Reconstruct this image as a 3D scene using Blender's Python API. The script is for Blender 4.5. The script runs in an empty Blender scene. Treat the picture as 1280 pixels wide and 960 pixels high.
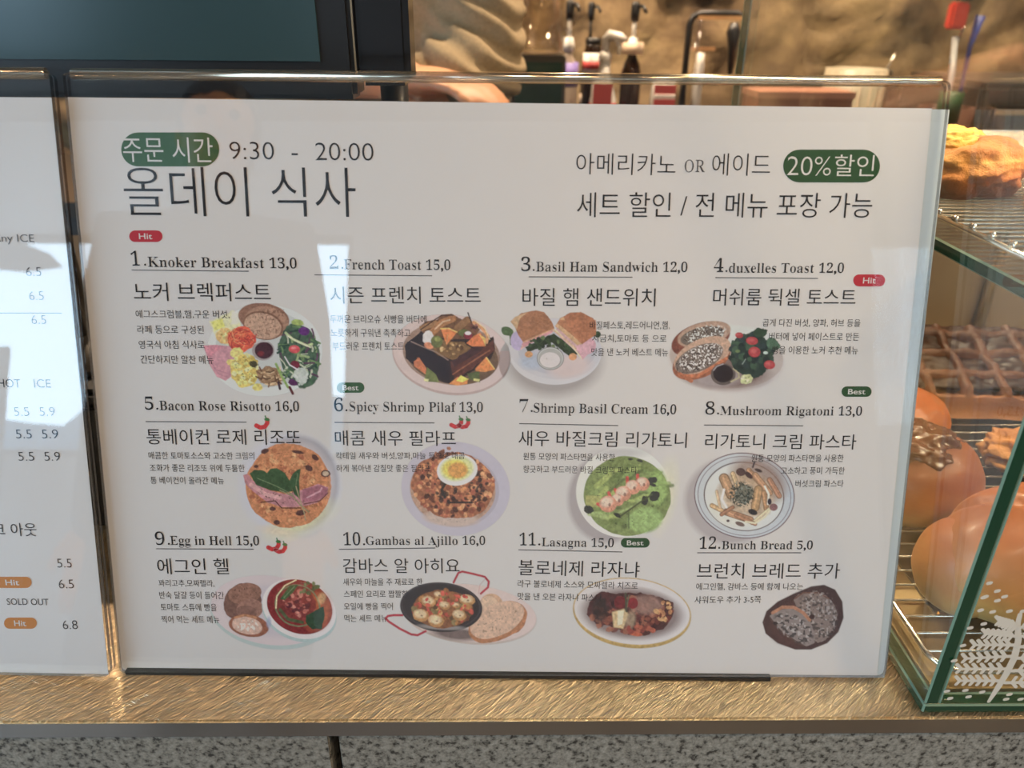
import bpy, bmesh, math, random
import numpy as np
from mathutils import Matrix, Vector, noise as mnoise
C = bpy.context.scene
COL = C.collection
R = math.radians
# ------------------------------------------------------------------ camera
CP = np.array([-0.0010934, -0.3089490, 0.3352851])
YAW, PIT, ROL, FPX = 0.0163727, 0.4573132, 0.0088359, 945.438
_f = np.array([math.sin(YAW)*math.cos(PIT), math.cos(YAW)*math.cos(PIT), -math.sin(PIT)])
_r = np.array([math.cos(YAW), -math.sin(YAW), 0.0]); _u = np.cross(_r, _f)
CR = _r*math.cos(ROL)+_u*math.sin(ROL); CU = -_r*math.sin(ROL)+_u*math.cos(ROL); CF = _f
cam = bpy.data.cameras.new('camera'); cam.sensor_width = 36; cam.lens = FPX/1280*36
cam.clip_start = 0.02; cam.clip_end = 400
cam.dof.use_dof = True; cam.dof.focus_distance = 0.43; cam.dof.aperture_fstop = 9.0
co = bpy.data.objects.new('camera', cam); COL.objects.link(co); C.camera = co
co.matrix_world = Matrix(((CR[0], CU[0], -CF[0], CP[0]), (CR[1], CU[1], -CF[1], CP[1]), (CR[2], CU[2], -CF[2], CP[2]), (0, 0, 0, 1)))
# ------------------------------------------------------------------ world, light, exposure
C.view_settings.view_transform = 'Standard'; C.view_settings.look = 'None'
C.view_settings.exposure = 0.17; C.view_settings.gamma = 1; C.view_settings.use_curve_mapping = False
W = bpy.data.worlds.new('sky'); W.use_nodes = True; C.world = W
wn = W.node_tree; bg = wn.nodes['Background']
tcn = wn.nodes.new('ShaderNodeTexCoord'); sp = wn.nodes.new('ShaderNodeSeparateXYZ'); rp = wn.nodes.new('ShaderNodeValToRGB')
wn.links.new(tcn.outputs['Generated'], sp.inputs[0]); wn.links.new(sp.outputs['Z'], rp.inputs[0]); wn.links.new(rp.outputs[0], bg.inputs[0])
rp.color_ramp.elements[0].position = 0.0; rp.color_ramp.elements[0].color = (.55, .77, .95, 1)
rp.color_ramp.elements[1].position = 0.6; rp.color_ramp.elements[1].color = (.50, .70, .92, 1)
bg.inputs[1].default_value = 8.2
C.cycles.max_bounces = 10; C.cycles.transparent_max_bounces = 24; C.cycles.glossy_bounces = 5; C.cycles.diffuse_bounces = 4
C.cycles.caustics_reflective = False; C.cycles.caustics_refractive = False
C.cycles.sample_clamp_indirect = 6.0
def area(name, loc, rot, size, power, color, sy=None, portal=False):
    l = bpy.data.lights.new(name, 'AREA'); l.energy = power; l.color = color; l.size = size
    if sy: l.shape = 'RECTANGLE'; l.size_y = sy
    else: l.shape = 'DISK'
    if portal: l.cycles.is_portal = True
    o = bpy.data.objects.new(name, l); o.location = loc; o.rotation_euler = rot; COL.objects.link(o); return o
WIN = (-2.88, -0.845, 0.06, 1.18)      # the café window behind the viewer: x0, x1, z0, z1
WY = -3.2
area('window_portal', ((WIN[0]+WIN[1])/2, WY-.02, (WIN[2]+WIN[3])/2), (R(90), 0, 0), WIN[1]-WIN[0], 1, (1, 1, 1), WIN[3]-WIN[2], True)
# ------------------------------------------------------------------ helpers
def setp(o, label=None, cat=None, group=None, kind=None):
    if label: o['label'] = label
    if cat: o['category'] = cat
    if group: o['group'] = group
    if kind: o['kind'] = kind
    return o
def thing(name, label, cat, loc=(0, 0, 0), rz=0, group=None, mat=None):
    o = bpy.data.objects.new(name, None); COL.objects.link(o); o.empty_display_size = .02
    if mat is not None: o.matrix_world = mat
    else: o.location = loc; o.rotation_euler = (0, 0, rz)
    return setp(o, label, cat, group)
def link(name, me, mats, parent=None, smooth=False):
    o = bpy.data.objects.new(name, me); COL.objects.link(o)
    if mats is not None and not me.materials:
        for m in (mats if isinstance(mats, (list, tuple)) else [mats]): me.materials.append(m)
    if smooth: me.polygons.foreach_set('use_smooth', [True]*len(me.polygons))
    if parent: o.parent = parent
    return o
def bmo(name, bm, mats, parent=None, smooth=False):
    me = bpy.data.meshes.new(name); bmesh.ops.recalc_face_normals(bm, faces=bm.faces); bm.to_mesh(me); bm.free()
    return link(name, me, mats, parent, smooth)
def add_box(bm, a, b, mi=0, bevel=0, M=None):
    vs = [bm.verts.new((x, y, z)) for x in (a[0], b[0]) for y in (a[1], b[1]) for z in (a[2], b[2])]
    fs = [bm.faces.new([vs[i] for i in q]) for q in ((0, 1, 3, 2), (4, 6, 7, 5), (0, 4, 5, 1), (2, 3, 7, 6), (0, 2, 6, 4), (1, 5, 7, 3))]
    for f in fs: f.material_index = mi
    if bevel:
        r = bmesh.ops.bevel(bm, geom=list({e for f in fs for e in f.edges}), offset=bevel, segments=2, affect='EDGES')
        vs = list({v for f in r['faces'] for v in f.verts} | {v for v in vs if v.is_valid})
    if M is not None: bmesh.ops.transform(bm, matrix=M, verts=[v for v in vs if v.is_valid])
def box(name, a, b, m, parent=None, bevel=0):
    bm = bmesh.new(); add_box(bm, a, b, 0, bevel); return bmo(name, bm, m, parent)
def add_tube(bm, pts, rad, n=10, mi=0, caps=True):
    pts = [Vector(q) for q in pts]; rr = rad if isinstance(rad, (list, tuple)) else [rad]*len(pts)
    rings = []; up = None
    for i, q in enumerate(pts):
        t = (pts[min(i+1, len(pts)-1)]-pts[max(i-1, 0)]).normalized()
        if up is None: up = t.orthogonal().normalized()
        a = (up-t*up.dot(t))
        a = a.normalized() if a.length > 1e-6 else t.orthogonal().normalized()
        up = a; b = t.cross(a)
        rings.append([bm.verts.new(q+(a*math.cos(2*math.pi*k/n)+b*math.sin(2*math.pi*k/n))*rr[i]) for k in range(n)])
    for A, B in zip(rings, rings[1:]):
        for k in range(n):
            f = bm.faces.new((A[k], A[(k+1) % n], B[(k+1) % n], B[k])); f.material_index = mi; f.smooth = True
    if caps:
        for r_, rev in ((rings[0], True), (rings[-1], False)):
            f = bm.faces.new(list(reversed(r_)) if rev else r_); f.material_index = mi
def tube(name, pts, rad, m, parent=None, n=10):
    bm = bmesh.new(); add_tube(bm, pts, rad, n); return bmo(name, bm, m, parent)
def add_lathe(bm, prof, n=24, c=(0, 0, 0), mi=0, sx=1, sy=1):
    rings = []
    for r_, z in prof:
        rings.append([bm.verts.new((c[0]+r_*sx*math.cos(2*math.pi*k/n), c[1]+r_*sy*math.sin(2*math.pi*k/n), c[2]+z)) for k in range(n)])
    for A, B in zip(rings, rings[1:]):
        for k in range(n):
            f = bm.faces.new((A[k], A[(k+1) % n], B[(k+1) % n], B[k])); f.material_index = mi; f.smooth = True
    if prof[0][0] > 1e-6: bm.faces.new(list(reversed(rings[0]))).material_index = mi
    if prof[-1][0] > 1e-6: bm.faces.new(rings[-1]).material_index = mi
def lathe(name, prof, m, parent=None, c=(0, 0, 0), n=24):
    bm = bmesh.new(); add_lathe(bm, prof, n, c); bmesh.ops.remove_doubles(bm, verts=bm.verts, dist=1e-6); return bmo(name, bm, m, parent)
def prism(bm, pts, z0, z1, mi=0, side=None):
    a = [bm.verts.new((x, y, z0)) for x, y in pts]; b = [bm.verts.new((x, y, z1)) for x, y in pts]
    bm.faces.new(list(reversed(a))).material_index = mi; bm.faces.new(b).material_index = mi
    for i in range(len(pts)):
        j = (i+1) % len(pts); bm.faces.new((a[i], a[j], b[j], b[i])).material_index = mi if side is None else side
def rounded(pts, r, seg=6):
    out = []; n = len(pts)
    for i in range(n):
        p0, p1, p2 = (Vector(pts[k % n]) for k in (i-1, i, i+1))
        rr = r[i] if isinstance(r, (list, tuple)) else r
        a = p1+(p0-p1).normalized()*rr; b = p1+(p2-p1).normalized()*rr
        for k in range(seg+1):
            t = k/seg; q = a*(1-t)**2+p1*2*t*(1-t)+b*t*t; out.append((q.x, q.y))
    return out
def fbm(v, s=1.0, o=3): return mnoise.fractal(Vector(v)*s, 1.0, 2.0, o)
# pixel of the photograph -> point in the place
def ray(px, py): return CF+CR*((px-640)/FPX)-CU*((py-480)/FPX)
def on_y(px, py, y): d = ray(px, py); return Vector(CP+d*((y-CP[1])/d[1]))
def on_z(px, py, z): d = ray(px, py); return Vector(CP+d*((z-CP[2])/d[2]))
# ------------------------------------------------------------------ materials
def hexs(c): return tuple(((v/255)/12.92 if v/255 <= .04045 else ((v/255+.055)/1.055)**2.4) for v in c)+(1,)
def mat(name, col=(.8, .8, .8), rough=.5, metal=0, spec=.5, **kw):
    m = bpy.data.materials.new(name); m.use_nodes = True; p = m.node_tree.nodes['Principled BSDF']
    p.inputs['Base Color'].default_value = tuple(col[:3])+(1,); p.inputs['Roughness'].default_value = rough
    p.inputs['Metallic'].default_value = metal; p.inputs['Specular IOR Level'].default_value = spec
    for k, v in kw.items(): p.inputs[k.replace('_', ' ')].default_value = v
    return m
class NT:
    def __init__(s, m): s.m = m; s.t = m.node_tree; s.p = s.t.nodes.get('Principled BSDF'); s.out = s.t.nodes['Material Output']
    def n(s, k, **kw):
        x = s.t.nodes.new('ShaderNode'+k)
        for a, b in kw.items():
            if a.startswith('i_'): x.inputs[a[2:].replace('_', ' ')].default_value = b
            else: setattr(x, a, b)
        return x
    def l(s, a, b): s.t.links.new(a, b)
    def coord(s, scale=(1, 1, 1), rot=(0, 0, 0), kind='Object'):
        c = s.n('TexCoord'); mp = s.n('Mapping'); mp.inputs['Scale'].default_value = scale; mp.inputs['Rotation'].default_value = rot
        s.l(c.outputs[kind], mp.inputs[0]); return mp.outputs[0]
    def noise(s, v, scale, detail=4, rough=.55, dist=0):
        x = s.n('TexNoise'); x.inputs['Scale'].default_value = scale; x.inputs['Detail'].default_value = detail
        x.inputs['Roughness'].default_value = rough; x.inputs['Distortion'].default_value = dist; s.l(v, x.inputs['Vector']); return x.outputs['Fac']
    def ramp(s, f, stops):
        x = s.n('ValToRGB'); e = x.color_ramp.elements
        while len(e) < len(stops): e.new(.5)
        for i, (p_, c) in enumerate(stops): e[i].position = p_; e[i].color = tuple(c[:3])+(1,)
        s.l(f, x.inputs[0]); return x.outputs[0]
    def bump(s, h, strength=.3, dist=.002):
        x = s.n('Bump'); x.inputs['Strength'].default_value = strength; x.inputs['Distance'].default_value = dist
        s.l(h, x.inputs['Height']); s.l(x.outputs[0], s.p.inputs['Normal'])
def noisy(name, c0, c1, scale=20, rough=.6, bump=0, dist=.002, lo=.35, hi=.65, detail=5, **kw):
    m = mat(name, c0, rough, **kw); t = NT(m); v = t.coord(); f = t.noise(v, scale, detail)
    t.l(t.ramp(f, [(lo, c0), (hi, c1)]), t.p.inputs['Base Color'])
    if bump: t.bump(f, bump, dist)
    return m
def clear(name, ior=1.49, tint=(1, 1, 1), rough=0.0):
    m = bpy.data.materials.new(name); m.use_nodes = True; t = NT(m); t.t.nodes.remove(t.p)
    g = t.n('NewGeometry'); mx = t.n('Mix'); mx.data_type = 'FLOAT'; t.l(g.outputs['Backfacing'], mx.inputs['Factor'])
    mx.inputs['A'].default_value = ior; mx.inputs['B'].default_value = 1/ior
    fr = t.n('Fresnel'); t.l(mx.outputs['Result'], fr.inputs['IOR'])
    tr = t.n('BsdfTransparent'); tr.inputs[0].default_value = tint+(1,)
    gl = t.n('BsdfGlossy'); gl.inputs['Roughness'].default_value = rough; gl.inputs['Color'].default_value = (1, 1, 1, 1)
    ms = t.n('MixShader'); t.l(fr.outputs[0], ms.inputs[0]); t.l(tr.outputs[0], ms.inputs[1]); t.l(gl.outputs[0], ms.inputs[2]); t.l(ms.outputs[0], t.out.inputs[0])
    return m
M = {}
M['acrylic'] = clear('acrylic', 1.49, (.985, .985, .985), .004)
m = bpy.data.materials.new('acrylic_edge'); m.use_nodes = True; t = NT(m); t.t.nodes.remove(t.p)
tr = t.n('BsdfTransparent'); gl = t.n('BsdfGlossy'); gl.inputs['Roughness'].default_value = .14; gl.inputs['Color'].default_value = (1, .88, .70, 1); ms = t.n('MixShader'); ms.inputs[0].default_value = .55  # warm reflection of the surroundings tinted into the gloss colour
t.l(tr.outputs[0], ms.inputs[1]); t.l(gl.outputs[0], ms.inputs[2]); t.l(ms.outputs[0], t.out.inputs[0]); M['acrylic_edge'] = m
m = bpy.data.materials.new('acrylic_side'); m.use_nodes = True; t = NT(m); t.t.nodes.remove(t.p)
tr = t.n('BsdfTransparent'); tr.inputs[0].default_value = (.42, .42, .43, 1); gl = t.n('BsdfGlossy'); gl.inputs['Roughness'].default_value = .12; ms = t.n('MixShader'); ms.inputs[0].default_value = .25
t.l(tr.outputs[0], ms.inputs[1]); t.l(gl.outputs[0], ms.inputs[2]); t.l(ms.outputs[0], t.out.inputs[0]); M['acrylic_side'] = m
M['glass'] = clear('display_glass', 1.5, (.97, .985, .972))
M['glass_edge'] = mat('green_glass_edge', (.006, .045, .022), .12, spec=.8)
M['glass_arris'] = mat('ground_glass_arris', (.16, .24, .17), .3)
PAPER = (.80, .80, .80)
M['paper'] = mat('paper_print', PAPER, .55, spec=.3)
M['paper_blue'] = mat('paper_backing', (.60, .68, .71), .55, spec=.3)
M['ink'] = mat('ink', (.012, .012, .016), .5, spec=.3)
M['ink_grey'] = mat('ink_grey', (.10, .10, .11), .5, spec=.3)
M['ink_green'] = mat('ink_green', (.035, .115, .04), .5, spec=.3)
M['ink_dkgreen'] = mat('ink_dark_green', (.025, .085, .03), .5, spec=.3)
M['ink_red'] = mat('ink_red', (.55, .03, .05), .5, spec=.3)
M['ink_orange'] = mat('ink_orange', (.62, .24, .045), .5, spec=.3)
M['ink_white'] = mat('ink_white', (.78, .78, .76), .5, spec=.3)
m = mat('printed_picture', PAPER, .55, spec=.3); t = NT(m); at = t.n('Attribute', attribute_name='Col'); mx = t.n('Mix'); mx.data_type = 'RGBA'
mx.inputs['A'].default_value = PAPER+(1,); t.l(at.outputs['Color'], mx.inputs['B']); t.l(at.outputs['Alpha'], mx.inputs['Factor'])
t.l(mx.outputs['Result'], t.p.inputs['Base Color']); M['print'] = m
# scratched stainless steel
m = mat('scratched_steel', (.74, .66, .56), .34, 1); t = NT(m)
def grain(t, ang, along, across):
    c = t.n('TexCoord'); mp = t.n('Mapping', vector_type='TEXTURE'); mp.inputs['Scale'].default_value = (along, across, 1); mp.inputs['Rotation'].default_value = (0, 0, R(ang))
    t.l(c.outputs['Object'], mp.inputs[0]); return t.noise(mp.outputs[0], 1, 2, .5)
hs = [grain(t, *a_) for a_ in ((36, .020, .0008), (47, .014, .0011), (-24, .018, .0009))]
a = t.n('Math', operation='MAXIMUM'); t.l(hs[0], a.inputs[0]); t.l(hs[1], a.inputs[1]); b = t.n('Math', operation='MAXIMUM'); t.l(a.outputs[0], b.inputs[0]); sc_ = t.n('Math', operation='MULTIPLY'); t.l(hs[2], sc_.inputs[0]); sc_.inputs[1].default_value = .8; t.l(sc_.outputs[0], b.inputs[1])
rg = t.ramp(b.outputs[0], [(.46, (0, 0, 0)), (.80, (1, 1, 1))]); t.bump(rg, 1.0, .0012)
big = t.noise(t.coord(), 9, 3); mx = t.n('Mix'); mx.data_type = 'RGBA'; mx.blend_type = 'MULTIPLY'; mx.inputs['Factor'].default_value = 1
t.l(t.ramp(big, [(.3, (.74, .57, .36)), (.7, (.97, .80, .56))]), mx.inputs['A']); t.l(t.ramp(rg, [(.1, (.72, .72, .72)), (.6, (1, 1, 1))]), mx.inputs['B']); t.l(mx.outputs['Result'], t.p.inputs['Base Color'])  # warm lamp glow and scratch glints put into the base colour
M['steel'] = m
M['steel_lip'] = mat('polished_steel', (.55, .50, .46), .16, 1)
M['chrome'] = mat('chrome', (.80, .76, .70), .12, 1)
M['wire'] = mat('rack_wire', (.62, .57, .50), .25, 1)
# speckled granite
m = mat('speckled_granite', (.3, .3, .28), .55); t = NT(m); v = t.coord()
f1 = t.noise(v, 260, 5, .66); f2 = t.noise(v, 750, 3, .6); f3 = t.noise(v, 60, 3)
c1 = t.ramp(f1, [(.385, (.035, .030, .024)), (.43, (.16, .15, .125)), (.52, (.27, .255, .215)), (.70, (.38, .36, .31))])
mx = t.n('Mix'); mx.data_type = 'RGBA'; mx.blend_type = 'MULTIPLY'; mx.inputs['Factor'].default_value = .5
t.l(c1, mx.inputs['A']); t.l(t.ramp(f2, [(.3, (.45, .45, .45)), (.6, (1, 1, 1))]), mx.inputs['B']); t.l(mx.outputs['Result'], t.p.inputs['Base Color'])
t.bump(f1, .4, .0008); M['granite'] = m
M['joint'] = mat('dark_joint', (.01, .01, .01), .8)
# rough rock wall
m = mat('rough_rock', (.3, .22, .14), .85); t = NT(m); v = t.coord(); f1 = t.noise(v, 7, 8, .62, .4); f2 = t.noise(v, 38, 5)
c = t.ramp(f1, [(.30, hexs((60, 46, 32))), (.46, hexs((104, 84, 60))), (.60, hexs((134, 112, 80))), (.74, hexs((168, 144, 102)))])
t.l(c, t.p.inputs['Base Color']); t.bump(f2, .6, .006); M['rock'] = m
M['plaster'] = noisy('plaster', (.46, .46, .47), (.52, .52, .53), 6, .8)
M['ceiling'] = noisy('ceiling_paint', (.10, .09, .085), (.13, .12, .11), 4, .85)
M['floor'] = noisy('floor_stone', (.16, .14, .12), (.22, .20, .17), 5, .45)
M['black'] = mat('black_plastic', (.012, .012, .013), .35)
M['blackgloss'] = mat('black_gloss', (.008, .008, .009), .12)
M['screen'] = mat('teal_screen', (.034, .070, .078), .22, spec=.6)
M['white'] = mat('white_plastic', (.72, .70, .66), .35)
M['cream'] = mat('cream_enamel', (.40, .35, .26), .4)
M['wood'] = noisy('pale_wood', hexs((190, 150, 105)), hexs((160, 120, 80)), 30, .5)
M['redplastic'] = mat('red_plastic', (.50, .045, .03), .4)
M['redlabel'] = mat('red_label', (.45, .06, .06), .5)
M['blueplastic'] = mat('blue_plastic', (.04, .06, .25), .4)
M['purple'] = mat('purple_label', (.20, .15, .42), .5)
M['beige'] = mat('beige_label', (.60, .46, .34), .5)
M['darkmetal'] = mat('dark_metal', (.05, .045, .04), .35, .6)
M['terracotta'] = mat('terracotta_tray', (.30, .10, .06), .5)
M['amber'] = mat('dark_amber_glass', (.02, .008, .004), .1)
M['greenpl'] = mat('green_plastic', (.02, .06, .02), .5)
M['lampwhite'] = mat('lamp_housing', (.05, .05, .05), .5)
def emis(name, col, s):
    m = mat(name, (0, 0, 0), .5); p = m.node_tree.nodes['Principled BSDF']; p.inputs['Emission Color'].default_value = col+(1,); p.inputs['Emission Strength'].default_value = s; return m
M['bulb'] = emis('warm_bulb', (1, .74, .46), 30)
# ================================================================== the room
def wallbox(name, a, b, m): o = box(name, a, b, m); setp(o, kind='structure'); return o
wallbox('floor', (-3.3, -3.3, -1.05), (2.7, 1.95, -.95), M['floor'])
wallbox('ceiling', (-3.3, -3.3, 1.75), (2.7, 1.95, 1.85), M['ceiling'])
W2 = (-3.0, -.35, -.45, 1.6)          # unseen window added in the left wall for cool daylight: y0, y1, z0, z1
bm = bmesh.new()
for a, b in (((-3.1, -3.3, -.95), (-2.9, W2[0], 1.75)), ((-3.1, W2[1], -.95), (-2.9, 1.95, 1.75)), ((-3.1, W2[0], -.95), (-2.9, W2[1], W2[2])), ((-3.1, W2[0], W2[3]), (-2.9, W2[1], 1.75))): add_box(bm, a, b)
setp(bmo('wall_left', bm, M['plaster']), kind='structure')
w2 = thing('added_window', None, None); w2['kind'] = 'structure'
bm = bmesh.new(); ym = (W2[0]+W2[1])/2
for a, b in (((-3.03, W2[0], W2[2]), (-2.98, W2[0]+.04, W2[3])), ((-3.03, W2[1]-.04, W2[2]), (-2.98, W2[1], W2[3])), ((-3.03, ym-.02, W2[2]), (-2.98, ym+.02, W2[3])), ((-3.03, W2[0], W2[3]-.04), (-2.98, W2[1], W2[3])), ((-3.03, W2[0], W2[2]), (-2.98, W2[1], W2[2]+.04))): add_box(bm, a, b)
bmo('window_frame', bm, M['black'], w2)
area('window_portal', (-2.93, ym, (W2[2]+W2[3])/2), (0, R(-90), 0), W2[3]-W2[2], 1, (1, 1, 1), W2[1]-W2[0], True)
wallbox('wall_right', (2.6, -3.3, -.95), (2.8, 1.95, 1.75), M['plaster'])
bm = bmesh.new()
for a, b in (((-3.3, WY-.15, -.95), (WIN[0], WY, 1.75)), ((WIN[1], WY-.15, -.95), (2.7, WY, 1.75)), ((WIN[0], WY-.15, -.95), (WIN[1], WY, WIN[2])), ((WIN[0], WY-.15, WIN[3]), (WIN[1], WY, 1.75))):
    add_box(bm, a, b)
setp(bmo('wall_front', bm, M['plaster']), kind='structure')
w1 = thing('window_1', None, None); w1['kind'] = 'structure'
bm = bmesh.new(); fw = .035
for a, b in (((WIN[0], WY-.1, WIN[2]), (WIN[0]+fw, WY-.05, WIN[3])), ((WIN[1]-fw, WY-.1, WIN[2]), (WIN[1], WY-.05, WIN[3])), ((WIN[0], WY-.1, WIN[3]-fw), (WIN[1], WY-.05, WIN[3])), ((WIN[0], WY-.1, WIN[2]), (WIN[1], WY-.05, WIN[2]+fw))):
    add_box(bm, a, b)
bmo('window_frame', bm, M['black'], w1)
# rough rock wall behind the work counter
NX, NZ = 260, 110; X0, X1, Z0, Z1 = -3.3, 2.7, -.95, 1.75
vs = []; fs = []
for j in range(NZ+1):
    for i in range(NX+1):
        x = X0+(X1-X0)*i/NX; z = Z0+(Z1-Z0)*j/NZ
        d = .045*fbm((x, 0, z), 2.2, 5)+.030*abs(fbm((x+9, 3, z), 6.5, 4))+.020*fbm((x, 5, z), 15, 3)
        vs.append((x, 1.78-d, z))
for j in range(NZ):
    for i in range(NX):
        k = j*(NX+1)+i; fs.append((k, k+1, k+NX+2, k+NX+1))
me = bpy.data.meshes.new('wall_back'); me.from_pydata(vs, [], fs); setp(link('wall_back', me, M['rock'], smooth=True), kind='structure')
# outside the window: ground and hills
box('ground_outside', (-60, -120, -1.4), (40, WY-.4, -1.2), noisy('pavement', (.2, .2, .2), (.26, .26, .25), 3, .8))['kind'] = 'structure'
bm = bmesh.new()
hp = [(-70, -3)]+[(x, 2.2+4.2*fbm((x*.035, 1, 0), 1, 3)+(2.5 if -52 < x < -18 else 0)) for x in range(-70, 44, 3)]+[(43, -3)]
prism(bm, hp, 0, 4); o = bmo('distant_hill', bm, noisy('hill_green', (.10, .17, .22), (.14, .22, .27), .3, .9)); o.rotation_euler = (R(90), 0, 0); o.location = (0, -80, 0); o['kind'] = 'structure'
# ceiling lamps: housing, bulb face and the light itself
def lamp(x, y, power, label, size=.09):
    t_ = thing('ceiling_lamp', label, 'lamp', (x, y, 1.75), 0)
    lathe('lamp_housing', [(.012, 0), (.012, -.08), (.05, -.085), (.062, -.2), (.056, -.2), (.045, -.12), (0.0001, -.12)], M['lampwhite'], t_)
    lathe('bulb', [(.0001, -.185), (.03, -.178), (.042, -.15), (.03, -.125), (.0001, -.122)], M['bulb'], t_)
    area('lamp_light', (x, y, 1.545), (0, 0, 0), size, power, (1, .76, .52))
LP = 13.0
lamp(.36, 1.18, LP*2.8, 'black cone ceiling lamp above the work counter, middle of the back row', .12)
lamp(-.60, 1.18, LP*3.4, 'black cone ceiling lamp above the work counter, behind the till screen', .12)
lamp(1.15, 1.05, LP*1.2, 'black cone ceiling lamp above the back of the pastry case', .12)
def pendant(x, y, z, power, label):  # unseen fill lamps, added to warm the right side of the menu paper
    t_ = thing('added_pendant_lamp', label, 'lamp', (x, y, 1.75))
    tube('cord', [(0, 0, 0), (0, 0, z+.14-1.75)], .003, M['lampwhite'], t_, 6)
    lathe('lamp_shade', [(.018, z+.145-1.75), (.03, z+.135-1.75), (.09, z+.02-1.75), (.086, z+.02-1.75), (.027, z+.128-1.75), (.0001, z+.13-1.75)], M['lampwhite'], t_)
    lathe('bulb', [(.0001, z+.028-1.75), (.026, z+.045-1.75), (.032, z+.07-1.75), (.018, z+.11-1.75), (.0001, z+.118-1.75)], M['bulb'], t_)
    area('lamp_light', (x, y, z+.012), (0, 0, 0), .15, power, (1, .66, .38))
lamp(.10, -1.25, LP*.75, 'added fill light as a black cone ceiling lamp above the customers, in line with the menu stands', .12)  # unseen lamp added for warm front light on the menu sheets
pendant(.25, -.43, .70, 1.35, 'added fill light as a black shaded pendant lamp hanging low by the corner of the pastry case')
pendant(1.05, -.62, 1.02, 5.0, 'added fill light as a black shaded pendant lamp over the customer side of the pastry case')
# ================================================================== the counter
ct = thing('service_counter', 'long service counter with scratched steel top over grey speckled granite', 'counter', (0, 0, 0))
EY = -.0293
bm = bmesh.new(); add_box(bm, (-1.6, EY, -.0125), (1.3, .60, 0), 0, .0011)
for f in bm.faces:
    if f.calc_center_median().y < EY+.0004: f.material_index = 1
bmo('steel_top', bm, [M['steel'], M['steel_lip']], ct)
box('counter_body', (-1.59, -.010, -.95), (1.29, .59, -.0125), M['joint'], ct)
jx = on_y(418, 930, -.0265).x; PW = .42
for i in range(-4, 4):
    xa = jx+i*PW+.0026; xb = jx+(i+1)*PW-.0026
    if xa < -1.6 or xb > 1.3: continue
    for k, (za, zb) in enumerate(((-.36, -.0128), (-.70, -.365), (-.94, -.705))):
        box('granite_panel', (xa, -.0265, za), (xb, -.010, zb), M['granite'], ct, .0008)
# ================================================================== menu boards
def frame_of(theta, psi, org):
    ex = Vector((math.cos(psi), math.sin(psi), 0)); en = Vector((-math.sin(psi), math.cos(psi), 0))
    eh = en*math.sin(theta)+Vector((0, 0, math.cos(theta))); nf = ex.cross(eh)
    m_ = Matrix.Identity(4)
    for i in range(3): m_[i][0] = ex[i]; m_[i][1] = eh[i]; m_[i][2] = nf[i]; m_[i][3] = org[i]
    return m_
class Board:
    def __init__(s, mw):
        s.m = mw; s.i = mw.inverted(); o = np.array(s.i @ Vector(CP)); s.o = o
        s.R = np.array(s.i.to_3x3())
    def px(s, px, py, z):      # pixel -> board-local (x, y) on the plane z
        px = np.asarray(px, float); py = np.asarray(py, float)
        d = CF+CR*((px-640)/FPX)[..., None]-CU*((py-480)/FPX)[..., None]
        d = d @ s.R.T; t_ = (z-s.o[2])/d[..., 2]
        return s.o[0]+d[..., 0]*t_, s.o[1]+d[..., 1]*t_
    def p(s, px, py, z): a, b = s.px(px, py, z); return float(a), float(b)
SZ = -.0030
GREF = {}
def glyph_lines(bodies):
    """the outlines of many lines of text at once: {body: (vertices, faces, outward normals of the ink's edge)}, em = 1"""
    bodies = list(dict.fromkeys(bodies)); cu = bpy.data.curves.new('t', 'FONT'); cu.size = 1; cu.resolution_u = 4; cu.space_line = 3
    cu.body = '\n'.join(bodies); ob = bpy.data.objects.new('t', cu); COL.objects.link(ob)
    dg = bpy.context.evaluated_depsgraph_get(); me = bpy.data.meshes.new_from_object(ob.evaluated_get(dg))
    bpy.data.objects.remove(ob); bpy.data.curves.remove(cu)
    bm = bmesh.new(); bm.from_mesh(me); bpy.data.meshes.remove(me); bmesh.ops.remove_doubles(bm, verts=bm.verts, dist=1e-5)
    bm.verts.index_update(); nv = len(bm.verts); N = np.zeros((nv, 2)); V = np.array([v.co[:2] for v in bm.verts])
    for e in bm.edges:
        if len(e.link_faces) != 1: continue
        a, b = e.verts; d = (b.co-a.co).xy
        if d.length < 1e-7: continue
        n_ = Vector((d.y, -d.x))/d.length; c_ = e.link_faces[0].calc_center_median()
        if (a.co-c_).xy.dot(n_) < 0: n_ = -n_
        for v in (a, b): N[v.index] += np.array(n_)*math.sqrt(d.length)
    L_ = np.linalg.norm(N, axis=1); N = N/np.maximum(L_, 1e-9)[:, None]
    pitch = 3.0*1.0; row = np.round((-V[:, 1]+.3)/pitch).astype(int); out = {}
    fr = [[] for _ in bodies]
    for f in bm.faces:
        r_ = row[f.verts[0].index]; fr[min(max(r_, 0), len(bodies)-1)].append([v.index for v in f.verts])
    for i, bd in enumerate(bodies):
        ids = sorted({k for f in fr[i] for k in f}); mp = {k: j for j, k in enumerate(ids)}
        v = V[ids].copy(); v[:, 1] += i*pitch; out[bd] = (v, [[mp[k] for k in f] for f in fr[i]], N[ids])
    bm.free(); return out
PENDING = []
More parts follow.
